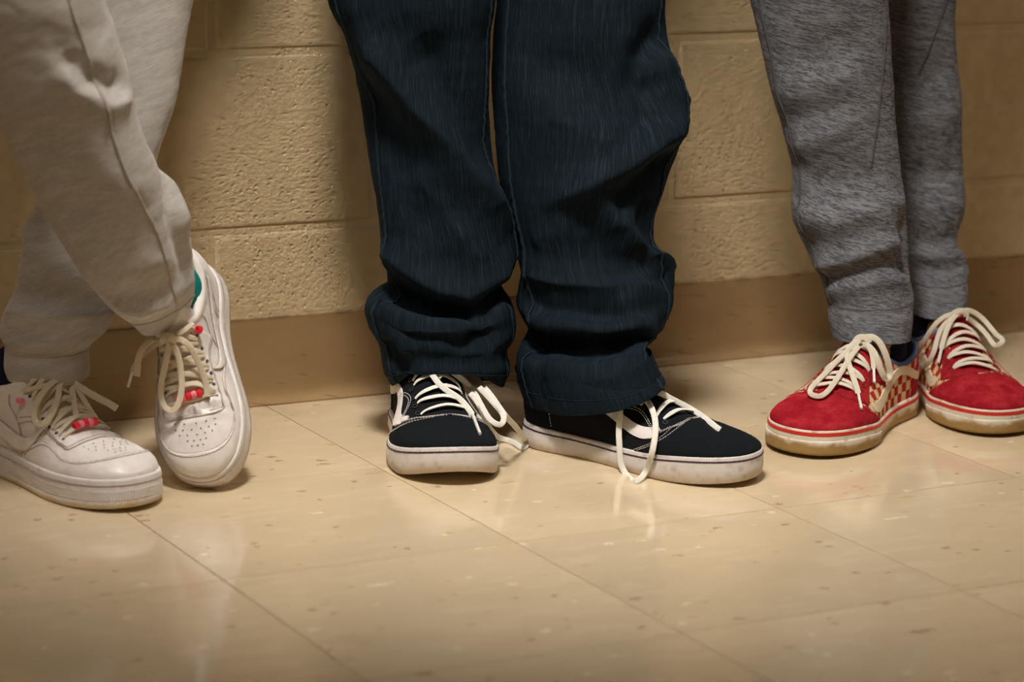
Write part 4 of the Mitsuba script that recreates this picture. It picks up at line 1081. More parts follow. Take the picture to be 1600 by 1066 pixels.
    ('marl_a', [[0.3671, -0.2617, 0.3403], [0.3708, -0.2804, 0.3437], [0.3794, -0.2953, 0.3501], [0.3911, -0.3065, 0.3565], [0.4079, -0.3166, 0.3631]], -0.006, 0.012),
    ('marl_a', [[0.3804, -0.274, 0.2668], [0.3893, -0.301, 0.2673], [0.4037, -0.3171, 0.2649], [0.4232, -0.3255, 0.2771], [0.4469, -0.3307, 0.2864]], -0.006, 0.018),
    ('marl_a', [[0.3766, -0.2759, 0.2377], [0.3813, -0.3031, 0.2341], [0.3936, -0.3217, 0.2276], [0.4134, -0.3336, 0.2373], [0.4395, -0.3408, 0.2448], [0.4581, -0.3403, 0.2486], [0.4903, -0.3228, 0.2524]], 0.009, 0.016),
    ('marl_a', [[0.387, -0.2793, 0.1966], [0.3875, -0.3128, 0.2045], [0.3993, -0.3283, 0.2064], [0.4179, -0.3401, 0.2156], [0.4391, -0.3463, 0.2228]], -0.0075, 0.013),
    ('marl_a', [[0.394, -0.2933, 0.1755], [0.3953, -0.3215, 0.1829], [0.4042, -0.3333, 0.1872], [0.4187, -0.3427, 0.1951], [0.4366, -0.3491, 0.2017], [0.4566, -0.3502, 0.2065], [0.4812, -0.3406, 0.2122]], 0.0105, 0.011),
    ('marl_a', [[0.4039, -0.2913, 0.1561], [0.3991, -0.3217, 0.1649], [0.4067, -0.3349, 0.1691], [0.4208, -0.346, 0.174], [0.4376, -0.3528, 0.1801], [0.4543, -0.3551, 0.1817], [0.4819, -0.3467, 0.1827]], -0.009, 0.008),
    ('marl_a', [[0.4052, -0.2965, 0.148], [0.4026, -0.3264, 0.1556], [0.4114, -0.3394, 0.1574], [0.426, -0.3498, 0.1634], [0.4444, -0.3563, 0.1674], [0.4601, -0.3575, 0.1666], [0.4918, -0.3399, 0.1643]], 0.0075, 0.008),
    ('marl_a', [[0.4034, -0.3234, 0.1253], [0.4118, -0.3395, 0.13], [0.4234, -0.3505, 0.1321], [0.4372, -0.3617, 0.1286], [0.4532, -0.3707, 0.1243]], 0.006, 0.009),
    ('marl_a', [[0.4737, -0.3397, 0.2344], [0.4745, -0.3433, 0.2171], [0.4779, -0.3459, 0.198], [0.48, -0.3485, 0.1798], [0.4848, -0.3485, 0.1609]], -0.009, 0.008),
    ('marl_b', [[0.5734, -0.1851, 0.3665], [0.5812, -0.1983, 0.373], [0.5933, -0.2082, 0.3764], [0.6111, -0.2153, 0.383], [0.6355, -0.2136, 0.3897]], -0.0075, 0.016),
    ('marl_b', [[0.577, -0.1966, 0.3128], [0.5859, -0.2089, 0.319], [0.5994, -0.2183, 0.3224], [0.615, -0.2238, 0.3258], [0.638, -0.2221, 0.3292]], 0.0075, 0.016),
    ('marl_b', [[0.5782, -0.2063, 0.2578], [0.5884, -0.2202, 0.2611], [0.6045, -0.23, 0.2644], [0.6193, -0.2349, 0.2619], [0.6397, -0.2321, 0.2623]], -0.009, 0.014),
    ('marl_b', [[0.5778, -0.218, 0.216], [0.5874, -0.2298, 0.219], [0.5994, -0.2372, 0.2221], [0.6149, -0.2422, 0.2254], [0.636, -0.2405, 0.2287]], 0.0075, 0.014),
    ('marl_b', [[0.5734, -0.227, 0.1843], [0.5805, -0.2392, 0.181], [0.5911, -0.2481, 0.1784], [0.6073, -0.2525, 0.1819], [0.6292, -0.2467, 0.1867]], -0.009, 0.01),
    ('marl_b', [[0.5719, -0.2328, 0.1642], [0.5807, -0.246, 0.1654], [0.5917, -0.2547, 0.1629], [0.6093, -0.2589, 0.1644], [0.6385, -0.2473, 0.1614]], 0.009, 0.009),
    ('marl_b', [[0.5723, -0.237, 0.1536], [0.5804, -0.2508, 0.1551], [0.5919, -0.2605, 0.1528], [0.6095, -0.2658, 0.1547], [0.6306, -0.2634, 0.1538]], -0.006, 0.006),
]
# loose laces: points, width and, where it shows, the stiff tip
LACE_RUNS = {
    'black_front': [
        dict(p=[[-0.0853, -0.2625, 0.1085], [-0.0941, -0.2726, 0.0999], [-0.0952, -0.2906, 0.0876], [-0.0911, -0.3102, 0.0774], [-0.0822, -0.3232, 0.0703], [-0.0778, -0.3357, 0.0629], [-0.0787, -0.3509, 0.0573]], w=0.0065, tip=[[-0.0779, -0.3495, 0.0576], [-0.0938, -0.3977, 0.0487]]),
        dict(p=[[-0.0603, -0.2656, 0.1049], [-0.0418, -0.2549, 0.0839], [-0.0401, -0.2794, 0.0739], [-0.0496, -0.3243, 0.0718], [-0.0529, -0.3571, 0.0653], [-0.0558, -0.3787, 0.0579], [-0.0597, -0.3807, 0.0518], [-0.0636, -0.3721, 0.0516], [-0.0615, -0.3505, 0.0556], [-0.0565, -0.3245, 0.0633], [-0.0489, -0.2905, 0.0693], [-0.0611, -0.2863, 0.0823], [-0.0786, -0.2850, 0.0949], [-0.0811, -0.2666, 0.1068]], w=0.0062),
        dict(p=[[-0.0537, -0.2618, 0.1028], [-0.0351, -0.2541, 0.0860], [-0.0340, -0.2828, 0.0734], [-0.0469, -0.3369, 0.0694], [-0.0524, -0.3738, 0.0600], [-0.0271, -0.3493, 0.0407], [-0.0034, -0.3239, 0.0218], [0.0182, -0.2970, 0.0040], [0.0054, -0.3117, 0.0030], [0.0071, -0.2881, 0.0030], [0.0022, -0.2718, 0.0040], [-0.0198, -0.2915, 0.0166], [-0.0399, -0.3106, 0.0359], [-0.0573, -0.3308, 0.0563], [-0.0539, -0.2987, 0.0665]], w=0.0062),
        dict(p=[[-0.0895, -0.2648, 0.1015], [-0.0903, -0.2791, 0.0939], [-0.0866, -0.2935, 0.0861]], w=0.006),
    ],
    'black_side': [
        dict(p=[[0.0699, -0.4097, 0.0902], [0.0665, -0.4110, 0.0775], [0.0620, -0.4210, 0.0613], [0.0582, -0.4257, 0.0445], [0.0562, -0.4316, 0.0279], [0.0571, -0.4353, 0.0083], [0.0574, -0.4487, -0.0010], [0.0484, -0.4807, 0.0030], [0.0664, -0.4675, 0.0061], [0.0670, -0.4792, 0.0291], [0.0724, -0.4757, 0.0457], [0.0807, -0.4622, 0.0598], [0.0862, -0.4405, 0.0732], [0.0848, -0.4252, 0.0804], [0.0833, -0.4116, 0.0852]], w=0.0065),
        dict(p=[[0.1029, -0.4107, 0.0854], [0.1028, -0.4190, 0.0830], [0.1121, -0.4251, 0.0779], [0.1306, -0.4296, 0.0680], [0.1441, -0.4435, 0.0593], [0.1427, -0.4755, 0.0548], [0.1434, -0.4911, 0.0514]], w=0.0065),
    ],
    'red_near': [
        dict(p=[[0.4020, -0.3768, 0.1047], [0.3842, -0.3804, 0.0958], [0.3651, -0.3825, 0.0830], [0.3447, -0.3868, 0.0695], [0.3239, -0.3965, 0.0603], [0.3123, -0.4150, 0.0573], [0.3163, -0.4253, 0.0578], [0.3342, -0.4187, 0.0642], [0.3580, -0.4033, 0.0763], [0.3762, -0.3925, 0.0879], [0.3966, -0.3813, 0.0986]], w=0.0062),
        dict(p=[[0.4021, -0.3768, 0.1024], [0.3920, -0.3764, 0.1002], [0.3813, -0.3809, 0.0932], [0.3705, -0.4037, 0.0790], [0.3646, -0.4232, 0.0661], [0.3615, -0.4332, 0.0583]], w=0.0064, tip=[[0.3615, -0.4332, 0.0583], [0.3498, -0.4566, 0.0472]]),
        dict(p=[[0.4031, -0.3764, 0.1045], [0.4163, -0.3863, 0.1062], [0.4229, -0.3943, 0.0924], [0.4284, -0.3968, 0.0754], [0.4298, -0.3969, 0.0650], [0.4206, -0.4026, 0.0633], [0.4111, -0.4021, 0.0788], [0.4085, -0.3947, 0.0923], [0.4042, -0.3802, 0.1007]], w=0.0073),
        dict(p=[[0.4040, -0.3779, 0.1025], [0.4064, -0.3873, 0.0976], [0.4063, -0.3943, 0.0894], [0.4030, -0.4026, 0.0766]], w=0.0056, tip=[[0.4030, -0.4026, 0.0766], [0.3961, -0.4146, 0.0636]]),
        dict(p=[[0.3952, -0.3755, 0.1012], [0.4002, -0.3766, 0.1070], [0.4055, -0.3803, 0.1073], [0.4080, -0.3834, 0.1018]], w=0.0077),
    ],
    'red_far': [
        dict(p=[[0.5804, -0.3212, 0.1097], [0.6008, -0.3214, 0.1112], [0.6142, -0.3307, 0.0997], [0.6113, -0.3573, 0.0890], [0.6023, -0.3787, 0.0864], [0.5967, -0.3767, 0.0819], [0.6027, -0.3530, 0.0858], [0.6070, -0.3272, 0.0941], [0.5896, -0.3267, 0.1054]], w=0.0062),
        dict(p=[[0.5830, -0.3213, 0.1110], [0.5668, -0.3262, 0.1032], [0.5535, -0.3330, 0.0880], [0.5449, -0.3394, 0.0747]], w=0.0062, tip=[[0.5449, -0.3394, 0.0747], [0.5341, -0.3490, 0.0608]]),
        dict(p=[[0.5812, -0.3214, 0.1096], [0.5591, -0.3154, 0.1033], [0.5490, -0.3103, 0.0884], [0.5464, -0.2970, 0.0674], [0.5483, -0.2881, 0.0546], [0.5444, -0.3002, 0.0481], [0.5369, -0.3236, 0.0537], [0.5391, -0.3318, 0.0675], [0.5468, -0.3276, 0.0821], [0.5559, -0.3230, 0.0943], [0.5736, -0.3218, 0.1057]], w=0.006),
        dict(p=[[0.5731, -0.3212, 0.1072], [0.5785, -0.3221, 0.1131], [0.5860, -0.3233, 0.1127], [0.5904, -0.3243, 0.1072]], w=0.0073),
    ],
    'white_flat': [
        dict(p=[[-0.4844, -0.2183, 0.1023], [-0.5103, -0.2431, 0.1039], [-0.5244, -0.2523, 0.0925], [-0.5312, -0.2579, 0.0804], [-0.5309, -0.2684, 0.0721], [-0.5240, -0.2740, 0.0747], [-0.5144, -0.2679, 0.0831], [-0.5052, -0.2555, 0.0928], [-0.4978, -0.2405, 0.1009], [-0.4852, -0.2187, 0.1011]], w=0.0065),
        dict(p=[[-0.4850, -0.2182, 0.1037], [-0.4752, -0.2408, 0.0982], [-0.4674, -0.2571, 0.0930], [-0.4592, -0.2739, 0.0886], [-0.4539, -0.2874, 0.0851]], w=0.0073),
        dict(p=[[-0.4893, -0.2223, 0.1029], [-0.4835, -0.2255, 0.1044], [-0.4828, -0.2369, 0.0940], [-0.4889, -0.2612, 0.0852], [-0.4925, -0.2749, 0.0779]], w=0.0062),
        dict(p=[[-0.4828, -0.2196, 0.1024], [-0.4779, -0.2347, 0.0985], [-0.4740, -0.2468, 0.0866], [-0.4685, -0.2559, 0.0740], [-0.4687, -0.2677, 0.0707]], w=0.0057),
        dict(p=[[-0.5305, -0.2225, 0.0959], [-0.5151, -0.2353, 0.1020], [-0.4891, -0.2238, 0.1019]], w=0.0052),
        dict(p=[[-0.4957, -0.2328, 0.1037], [-0.4879, -0.2204, 0.1064], [-0.4831, -0.2244, 0.1062], [-0.4812, -0.2267, 0.0998]], w=0.0073),
    ],
    'white_tilted': [
        dict(p=[[-0.4092, -0.3186, 0.1583], [-0.4114, -0.3117, 0.1286], [-0.4130, -0.3052, 0.1027], [-0.4119, -0.3128, 0.0889], [-0.4064, -0.3216, 0.0857], [-0.3993, -0.3247, 0.1004], [-0.3983, -0.3241, 0.1255], [-0.4038, -0.3241, 0.1491], [-0.4088, -0.3176, 0.1581]], w=0.0065),
        dict(p=[[-0.4099, -0.3168, 0.1587], [-0.4165, -0.2878, 0.1527], [-0.4263, -0.2844, 0.1415], [-0.4287, -0.2814, 0.1270], [-0.4294, -0.2796, 0.1147]], w=0.0073),
        dict(p=[[-0.4108, -0.3120, 0.1558], [-0.4189, -0.2794, 0.1392], [-0.4279, -0.2756, 0.1278], [-0.4315, -0.2742, 0.1184]], w=0.0052, tip=[[-0.4316, -0.2744, 0.1191], [-0.4317, -0.2616, 0.1002]]),
        dict(p=[[-0.4090, -0.3181, 0.1595], [-0.3945, -0.3301, 0.1562], [-0.3843, -0.3305, 0.1402], [-0.3756, -0.3297, 0.1193], [-0.3727, -0.3311, 0.0994]], w=0.0065),
        dict(p=[[-0.3842, -0.3200, 0.1744], [-0.3972, -0.3249, 0.1679], [-0.4090, -0.3181, 0.1595]], w=0.0053),
        dict(p=[[-0.4160, -0.2756, 0.1535], [-0.4139, -0.2971, 0.1557], [-0.4096, -0.3162, 0.1572]], w=0.0053),
        dict(p=[[-0.4125, -0.3094, 0.1541], [-0.4127, -0.3206, 0.1630], [-0.4088, -0.3244, 0.1628], [-0.4059, -0.3206, 0.1552]], w=0.0073),
    ],
}


# ------------------------------------------------------------------ the three pairs of shoes
POSES = dict(
    white_flat=Pose((-0.545, -0.1036, 0), yaw=-1.26, mirror=True),
    white_tilted=Pose((-0.3242, -0.1890, 0.1990), yaw=-1.839, pitch=0.985, roll=0.3774),
    black_front=Pose((-0.0380, -0.1480, 0), yaw=-1.90),
    black_side=Pose((0.0384, -0.2673, 0), yaw=-1.1361, mirror=True),
    red_near=Pose((0.5148, -0.3016, 0), yaw=-2.5868),
    red_far=Pose((0.614, -0.2000, 0), yaw=-1.85, mirror=True))
LACES = LACE_RUNS
for runs in LACES.values():
    for run in runs:
        run['n'] = np.array([-.50, -.80, .32])   # broad sides mostly turned up and outwards


black_mat = dict(canvas='black_canvas', suede='black_suede', line='plum_rubber', stripe='white_stripe', thread='thread_white', lining='black_canvas', tongue='black_canvas', lace='lace_white', eyelet='eyelet')
red_mat = dict(canvas='checker_canvas', suede='red_suede', line='red_rubber', stripe='cream_stripe', thread='thread_red', lining='blue_lining', tongue='red_suede', lace='lace_ivory', eyelet='eyelet_red')
black_sole = shoe_dirt((.64, .60, .585), (.50, .40, .27), (.33, .27, .22), -.05, .50, 11)
red_sole = shoe_dirt((.66, .60, .50), (.34, .215, .075), (.24, .14, .05), .42, .60, 23)
white_sole = shoe_dirt((.68, .65, .64), (.60, .46, .27), (.55, .47, .38), -.05, .35, 31)
BL = dict(L=.2933, wide=1.124, mat=black_mat, sole=black_sole, stripe_h=(.0040, .0062), line_label='thin plum line round the sole', stripe_label='white wavy side stripe', lace_label='long white lace', seed=2, skew=.014, rows=5, lace_w=.0056)
RD = dict(L=.287, wide=1.11, mat=red_mat, sole=red_sole, stripe_h=(.0022, .0066), line_label='red line round the sole', stripe_label='cream wavy side stripe', lace_label='cream lace tied in a bow', checker=.0108, bumper=.60, spring=.004, rows=7, skew=.016, seed=4, lace_w=.0058, tongue_cut=.035, crease=.0008,
          wave_top=[(.03, .0265), (.08, .0225), (.13, .0235), (.19, .0310), (.25, .0372), (.31, .0368), (.38, .0295), (.46, .0205), (.53, .0150), (.59, .0135), (.63, .0155)])

skate_shoe('skate_shoe', 'black skate shoe pointing at the camera, laces hanging loose', 'black skate shoes', POSES['black_front'], {**BL, 'L': .2854, 'spring': .016, 'tongue_cut': .04}, LACES['black_front'])
skate_shoe('skate_shoe', 'black skate shoe seen from its side, a lace loop hanging over its stripe', 'black skate shoes', POSES['black_side'], {**BL, 'tongue_cut': .06}, LACES['black_side'])
skate_shoe('skate_shoe', 'red checkered skate shoe standing in front of the other red one', 'red checkered skate shoes', POSES['red_near'], {**RD, 'L': .2922}, LACES['red_near'])
skate_shoe('skate_shoe', 'red checkered skate shoe at the right edge of the photo, behind the other red one', 'red checkered skate shoes', POSES['red_far'], {**RD, 'L': .285}, LACES['red_far'])
WH = dict(L=.255, wide=1.06, leather=leather_fn(5), sole=white_sole, seed=3, crease=.0009)


def beads_flat(xe, ve):
    return [(xe[-1] + .008, -.20, xe[-1] + .008, .26, .0075, ['red', 'pink', 'red', 'pink', 'red']), (xe[0] - .02, .52, xe[0] - .02, .45, .0065, ['pink'])]


def beads_tilted(xe, ve):
    return [(xe[-1] + .008, -.24, xe[-1] + .008, .24, .0075, ['red', 'pink', 'red', 'pink', 'red']), (xe[0] - .02, .40, xe[0] - .02, .33, .0065, ['red'])]


cup_sneaker('sneaker', 'white sneaker flat on the floor at the left edge of the photo', 'white sneakers', POSES['white_flat'], {**WH, 'L': .285}, LACES['white_flat'], beads_flat)
cup_sneaker('sneaker', 'white sneaker tipped up on its toe, heel raised off the floor', 'white sneakers', POSES['white_tilted'], {**WH, 'L': .243, 'wide': 1.10, 'crease': .0030, 'seed': 8}, LACES['white_tilted'], beads_tilted)


# ------------------------------------------------------------------ trouser legs
def leg_rings(st, rows=230, seg=144):
    """Cross-sections down a leg. st rows: centre (3), half width vector (3), half depth, and how far the front and the back of the section hang down."""
    st = np.asarray(st, float)
    d = np.r_[0, np.cumsum(np.linalg.norm(np.diff(st[:, :3], axis=0), axis=1))]
    # more rows where the folds are
    u = np.linspace(0, 1, rows) ** 0.75 * d[-1]
    q = PchipInterpolator(d, st)(u)
    a = np.linspace(0, 2 * np.pi, seg, endpoint=False)
    ca, sa = np.cos(a), np.sin(a)
    ca, sa = np.sign(ca) * np.abs(ca) ** .92, np.sign(sa) * np.abs(sa) ** .92
    c, ax, b, sf, sb = q[:, :3], q[:, 3:6], q[:, 6], q[:, 7], q[:, 8]
    fh = np.array([FWD[0], FWD[1], 0]) / np.hypot(FWD[0], FWD[1])
    v = c[:, None] + ca[None, :, None] * ax[:, None] + (sa[None, :] * b[:, None])[..., None] * fh
    hang = np.where(sa[None] < 0, sf[:, None], sb[:, None]) * (sa[None] ** 2)
    v[..., 2] += hang
    return v, u


def ring_faces(rows, seg):
    i, j = np.meshgrid(np.arange(rows - 1), np.arange(seg), indexing='ij')
    k = (j + 1) % seg
    q = np.stack([i * seg + j, (i + 1) * seg + j, (i + 1) * seg + k, i * seg + k], -1).reshape(-1, 4)
    return np.vstack([q[:, [0, 1, 2]], q[:, [0, 2, 3]]])


def polyline_distance(v, line):
    """Distance to a polyline and the place along it, 0 to 1."""
    p = np.asarray(line, float)
    best, where = np.full(len(v), 9.0), np.zeros(len(v))
    seg = np.linalg.norm(np.diff(p, axis=0), axis=1)
    cum = np.r_[0, np.cumsum(seg)]
    for i in range(len(p) - 1):
        ab = p[i + 1] - p[i]
        t = np.clip(((v - p[i]) @ ab) / (ab @ ab + 1e-12), 0, 1)
        d = np.linalg.norm(v - (p[i] + t[:, None] * ab), axis=1)
        m = d < best
        best[m], where[m] = d[m], (cum[i] + t[m] * seg[i]) / cum[-1]
    return best, where


def leg_mesh(name, wrinkle=0.0012, seed=0):
    rows, seg = 230, 144
    v, u = leg_rings(LEG[name], rows, seg)
    f = ring_faces(rows, seg)
    V = v.reshape(-1, 3)
    m = trimesh.Trimesh(V, f, process=False)
    if m.volume < 0:
        f = f[:, ::-1]
        m = trimesh.Trimesh(V, f, process=False)
    n = np.array(m.vertex_normals)
    off = np.zeros(len(V))
    for leg, line, amp, sig in FOLD:
        if leg != name:
            continue
        d, t = polyline_distance(V, line)
        g = np.exp(-(d / sig) ** 2 / 2) if amp < 0 else np.exp(-(d / sig) ** 1.5 / 1.6)
        off += amp * g * np.clip(np.minimum(t, 1 - t) * 5 + .25, 0, 1)
    off += wrinkle * (meshkit.fbm(V * [16, 16, 26] + seed, 3, seed) - .5) * 2
    off += wrinkle * .5 * (meshkit.fbm(V * [60, 60, 90] + seed, 2, seed + 5) - .5) * 2
    V = V + n * off[:, None]
    return V.reshape(rows, seg, 3), u, f


def grow(v, d):
    """A ring stack pushed outwards (or inwards) in its own cross-sections."""
    c = v.mean(1, keepdims=True)
    r = v - c
    h = np.linalg.norm(r, axis=-1, keepdims=True)
    return v + r / h * d


def cloth_uv(v, u):
    step = np.linalg.norm(np.diff(np.concatenate([v, v[:, :1]], 1), axis=1), axis=-1)
    arc = np.concatenate([np.zeros((len(v), 1)), np.cumsum(step, 1)], 1)
    ref = arc[len(v) // 2]
    return ref


def rings_to_mesh(stack, u, f=None):
    """Rings (rows, seg, 3) to a mesh with a seam so that uv is clean: u round the leg, v down it, in metres."""
    rows, seg = stack.shape[:2]
    ref = cloth_uv(stack, u)
    s = np.concatenate([stack, stack[:, :1]], 1)
    i, j = np.meshgrid(np.arange(rows - 1), np.arange(seg), indexing='ij')
    w = seg + 1
    q = np.stack([i * w + j, (i + 1) * w + j, (i + 1) * w + j + 1, i * w + j + 1], -1).reshape(-1, 4)
    F = np.vstack([q[:, [0, 1, 2]], q[:, [0, 2, 3]]])
    m = trimesh.Trimesh(s.reshape(-1, 3), F, process=False)
    uv = np.stack(np.broadcast_arrays(ref[None, :], u[:, None]), -1).reshape(-1, 2)
    mid = np.concatenate([stack.mean(1)[np.repeat(np.arange(rows - 1), seg)]] * 2)
    if ((m.triangles_center - mid) * m.face_normals).sum() < 0:
        m = trimesh.Trimesh(s.reshape(-1, 3), F[:, ::-1], process=False)
    return m, uv


def hem_rings(v, u, turn=0.035, thick=0.0025):
    """The leg with its lower edge turned inside."""
    last = v[-1]
    axis = v[-6].mean(0) - last.mean(0)
    axis /= np.linalg.norm(axis)
    c = last.mean(0)
    r = last - c
    h = np.linalg.norm(r, axis=1, keepdims=True)
    e = [last - r / h * thick * .35 - axis * .0008, last - r / h * thick, last - r / h * thick + axis * turn * .5, last - r / h * thick * 1.3 + axis * turn]
    du = np.array([.001, .003, turn * .5, turn])
    return np.concatenate([v, np.array(e)]), np.r_[u, u[-1] + du]


def trousers(key, legs, bsdf, hips, label, cuff=None, seams=(), seed=0, ridge=None):
    """One garment: two legs and the seat; cuffs and seams are its sub-parts."""
    ms, uvs, cuffs, extra = [], [], [], []
    for n, name in enumerate(legs):
        v, u, f = leg_mesh(name, seed=seed + 3 * n)
        if cuff:
            k = int(np.searchsorted(u, u[-1] - cuff))
            body, cv = v[:k + 2], v[k:]
            bu, cu = u[:k + 2], u[k:]
            # the body rolls in under itself where the cuff is sewn on
            w = np.linspace(0, 1, 6)[:, None, None]
            body = body.copy()
            cvh, cuh = hem_rings(grow(cv, .0004), cu)
            m, uv = rings_to_mesh(cvh, cuh)
            cuffs.append((m, uv))
            m, uv = rings_to_mesh(body, bu)
            # the stitched ridge where the cuff begins
            ring = grow(v[k:k + 1], .0002)[0]
            nr = ring - ring.mean(0)
            extra.append(('cuff_seam', ribbon(np.vstack([ring, ring[:1]]), np.vstack([nr, nr[:1]]), .0020, .0010, n=len(ring) + 1, sides=6)))
        else:
            vh, uh = hem_rings(v, u)
            m, uv = rings_to_mesh(vh, uh)
            k = int(np.searchsorted(u, u[-1] - .016))
            ring = grow(v[k:k + 1], .0002)[0]
            nr = ring - ring.mean(0)
            extra.append(('hem_stitching', ribbon(np.vstack([ring, ring[:1]]), np.vstack([nr, nr[:1]]), .0010, .0009, n=len(ring) + 1, sides=6)))
        ms.append(m)
        uvs.append(uv)
        for leg, j, key2, wide, amp, *span in seams:
            if leg != name:
                continue
            q = np.linspace(0, 1, len(v)) if not span else np.clip((np.linspace(0, 1, len(v)) - span[0]) / (span[1] - span[0]), 0, 1)
            fj = j[0] + (j[1] - j[0]) * q
            ja = np.floor(fj).astype(int)
            tj = (fj - ja)[:, None]
            rr = np.arange(len(v))
            line = v[rr, ja % v.shape[1]] * (1 - tj) + v[rr, (ja + 1) % v.shape[1]] * tj
            c = v.mean(1)
            nr = line - c
            nr /= np.linalg.norm(nr, axis=1, keepdims=True)
            pk = amp * np.sin(np.arange(len(line)) * 1.9 + 2 * np.sin(np.arange(len(line)) * .37))
            end = len(line) - (0 if not cuff else int((u > u[-1] - cuff).sum()))
            start = 25
            if span:
                start, end = int(span[0] * len(line)), int(span[1] * len(line))
            extra.append((key2, ribbon((line + nr * (.0006 + pk[:, None]))[start:end], nr[start:end], wide, .0022, n=end - start, sides=8)))
    hv, hu = leg_rings(hips, 40, 145)
    hv = hv[:, :144]
    m, uv = rings_to_mesh(hv, hu)
    ms.append(m)
    uvs.append(uv)
    put(key, cat(ms), bsdf, uv=np.vstack(uvs), label=label)
    for m, uv in cuffs:
        put(key + '__cuff', m, bsdf, uv=uv, label='ribbed cuff at the ankle')
    for key2, m in extra:
        put(key + '__' + key2, m, SEAM[bsdf], smooth=True)


SEAM = {'denim': 'denim_seam', 'light_fleece': 'light_seam', 'dark_fleece': 'dark_seam'}
scene['denim_seam'] = principled(rgb(0.012, 0.022, 0.030), 0.9, 0.1)
scene['light_seam'] = principled(rgb(0.40, 0.365, 0.325), 0.95, 0.1)
scene['dark_seam'] = principled(rgb(0.085, 0.078, 0.08), 0.95, 0.1)


# ------------------------------------------------------------------ the three people
def capsule_body(bones, pitch=.014):
    import manifold3d as m3
    parts = []
    for a, ra, b, rb in bones:
        pa = m3.Manifold.sphere(ra, 20).translate(list(map(float, a)))
        pb = m3.Manifold.sphere(rb, 20).translate(list(map(float, b)))
        parts.append(m3.Manifold.batch_hull([pa, pb]))
    m = m3.Manifold.batch_boolean(parts, m3.OpType.Add)
    m = m.refine_to_length(pitch)
    q = m.to_mesh()
    t = trimesh.Trimesh(q.vert_properties[:, :3], q.tri_verts)
    trimesh.smoothing.filter_taubin(t, iterations=12)
    return t


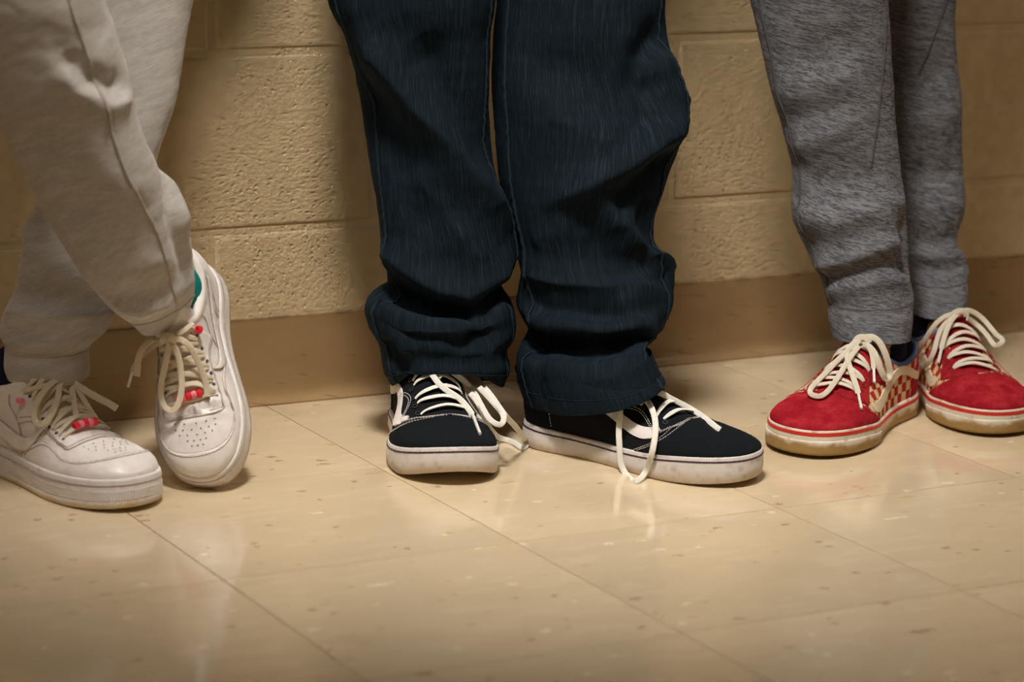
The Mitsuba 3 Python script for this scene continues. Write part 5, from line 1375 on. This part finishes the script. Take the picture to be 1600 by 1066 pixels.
def person(label, legs, feet, bsdf, hip, hips, garment, cuff, seams, seed, sock, trouser_label, arms):
    k = thing('person', label, 'person')
    hip = np.array(hip, float)
    bones = []
    for n, name in enumerate(legs):
        st = np.asarray(LEG[name])
        v, u = leg_rings(st, 40, 12)
        c = v.mean(1)
        s = np.linspace(0, 1, 9)
        q = np.array([np.interp(s, np.linspace(0, 1, 40), c[:, i]) for i in range(3)]).T
        r = np.minimum([.070, .066, .058, .052, .048, .044, .038, .032, .028], .62 * np.interp(s, np.linspace(0, 1, 40), np.minimum(np.linalg.norm(v - v.mean(1, keepdims=True), axis=-1).min(1), 9)))
        h = hip + [(-.085 if n == 0 else .085), 0, 0]
        bones.append((h, .085, q[0], .070))
        for i in range(8):
            bones.append((q[i], r[i], q[i + 1], r[i + 1]))
        pose, L = feet[n]
        ank = pose.pts([[L * .22, 0, .085]])[0]
        bones.append((q[8], min(.026, r[8]), ank, .026))
        heel, ball, toes = pose.pts([[L * .16, 0, .052], [L * .62, .004, .046], [L * .80, .004, .042]])
        bones += [(ank, .026, heel, .020), (ank, .024, ball, .012), (heel, .02, ball, .014), (ball, .014, toes, .010)]
    up = lambda dx, dy, dz: hip + [dx, dy, dz]
    bones += [(up(-.07, 0, .02), .09, up(.07, 0, .02), .09), (up(0, 0, .05), .10, up(0, .01, .28), .095), (up(-.06, .01, .30), .09, up(.06, .01, .30), .09),
              (up(-.09, .01, .42), .07, up(.09, .01, .42), .07), (up(0, .01, .28), .10, up(0, .01, .44), .08), (up(0, .01, .46), .055, up(0, -.01, .58), .052),
              (up(0, -.02, .66), .076, up(0, -.005, .72), .085), (up(0, -.035, .62), .055, up(0, -.02, .70), .07), (up(0, -.105, .665), .010, up(0, -.09, .70), .012)]
    for s in (-1, 1):
        bones += [(up(s * .125, .01, .42), .045, up(s * .155, -.02, .17), .040), (up(s * .155, -.02, .17), .038, up(s * .10, -.12, .02), .028), (up(s * .10, -.12, .02), .026, up(s * .03, -.125, .02), .022)]
    put(k + '__body', capsule_body(bones), 'skin', smooth=True)
    # a loose top with its sleeves; the hands are in its front pocket
    tb = [(up(-.10, -.01, -.06), .105, up(.10, -.01, -.06), .105), (up(-.08, 0, -.02), .112, up(-.09, .01, .40), .085), (up(.08, 0, -.02), .112, up(.09, .01, .40), .085), (up(-.09, .01, .40), .085, up(.09, .01, .40), .085), (up(0, -.03, .05), .11, up(0, 0, .38), .10)]
    for s in (-1, 1):
        tb += [(up(s * .125, .01, .42), .058, up(s * .155, -.02, .17), .055), (up(s * .155, -.02, .17), .055, up(s * .10, -.125, .02), .045), (up(s * .10, -.125, .02), .042, up(0, -.125, .02), .040)]
    put(k + '__shirt', capsule_body(tb, .02), 'shirt_cotton', smooth=True)
    trousers(k + '__' + garment, legs, bsdf, hips, trouser_label, cuff, seams, seed)
    for n, (pose, L) in enumerate(feet):
        if sock[n] is None:
            continue
        knit, slim = sock[n]
        st = np.asarray(LEG[legs[n]])
        end = st[-1, :3] + (st[-1, :3] - st[-3, :3]) * .0
        ank = pose.pts([[L * .225, 0, .058], [L * .22, 0, .074], [L * .215, 0, .092]])
        pts = np.vstack([ank, end + (st[-3, :3] - st[-1, :3]) * .6])
        c = spline(pts, 24)
        rows, seg = 24, 40
        a = np.linspace(0, 2 * np.pi, seg, endpoint=False)
        t = np.gradient(c, axis=0)
        t /= np.linalg.norm(t, axis=1, keepdims=True)
        xf = pose.pts([[1, 0, 0]])[0] - pose.pts([[0, 0, 0]])[0]
        e1 = xf - (t @ xf)[:, None] * t
        e1 /= np.linalg.norm(e1, axis=1, keepdims=True)
        e2 = np.cross(t, e1)
        r1 = np.interp(np.linspace(0, 1, rows), [0, .35, 1], [.040 * slim, .037 * slim, .025])
        r2 = np.interp(np.linspace(0, 1, rows), [0, .35, 1], [.0275 * slim, .030 * slim, .024])
        v = c[:, None] + (np.cos(a)[None] * r1[:, None])[..., None] * e1[:, None] + (np.sin(a)[None] * r2[:, None])[..., None] * e2[:, None]
        m, _ = rings_to_mesh(v, np.arange(rows) * .005)
        put(k + '__sock', m, knit, smooth=True)


def hips_of(x, y, w=.135, d=.10):
    a = np.array([1, 0, 0.0])
    return [[x, y, 1.00, *(a * (w - .02)), d - .015, 0, 0], [x, y, .92, *(a * w), d, 0, 0], [x, y, .84, *(a * w), d, 0, 0], [x, y, .79, *(a * (w - .03)), d - .02, 0, 0], [x, y, .765, *(a * .06), .05, 0, 0]]


F = POSES
person('person standing with crossed legs in light grey sweatpants, white sneakers on', ['fleece_a', 'fleece_b'], [(F['white_tilted'], .243), (F['white_flat'], .285)], 'light_fleece',
       (-.43, -.15, .88), hips_of(-.43, -.15), 'sweatpants', .030, [('fleece_a', (126, 122), 'side_seam', .0035, .0003)], 11, [('teal_knit', .86), ('navy_knit', 1)], 'light grey fleece sweatpants', None)
person('person standing in baggy dark blue jeans that bunch over black shoes', ['jeans_a', 'jeans_b'], [(F['black_front'], .2854), (F['black_side'], .2933)], 'denim',
       (.005, -.15, .88), hips_of(.005, -.15), 'jeans', None, [('jeans_a', (84, 84), 'side_seam', .0060, .0006), ('jeans_b', (85, 85), 'inner_seam', .0060, .0006), ('jeans_a', (136, 138), 'inner_seam', .0055, .0006), ('jeans_b', (136, 136), 'side_seam', .0055, .0006)], 23, [None, None], 'dark blue denim jeans', None)
person('person standing in dark grey marl sweatpants, red checkered shoes on', ['marl_a', 'marl_b'], [(F['red_near'], .2922), (F['red_far'], .285)], 'dark_fleece',
       (.57, -.15, .88), hips_of(.57, -.15), 'sweatpants', .048, [('marl_a', (84, 82), 'side_seam', .0030, .0003), ('marl_a', (134, 116), 'front_seam', .0018, .0001, .44, .68), ('marl_b', (132, 104), 'front_seam', .0018, .0001, .36, .54)], 37, [('navy_knit', 1), ('navy_knit', 1)], 'dark grey marl sweatpants', None)
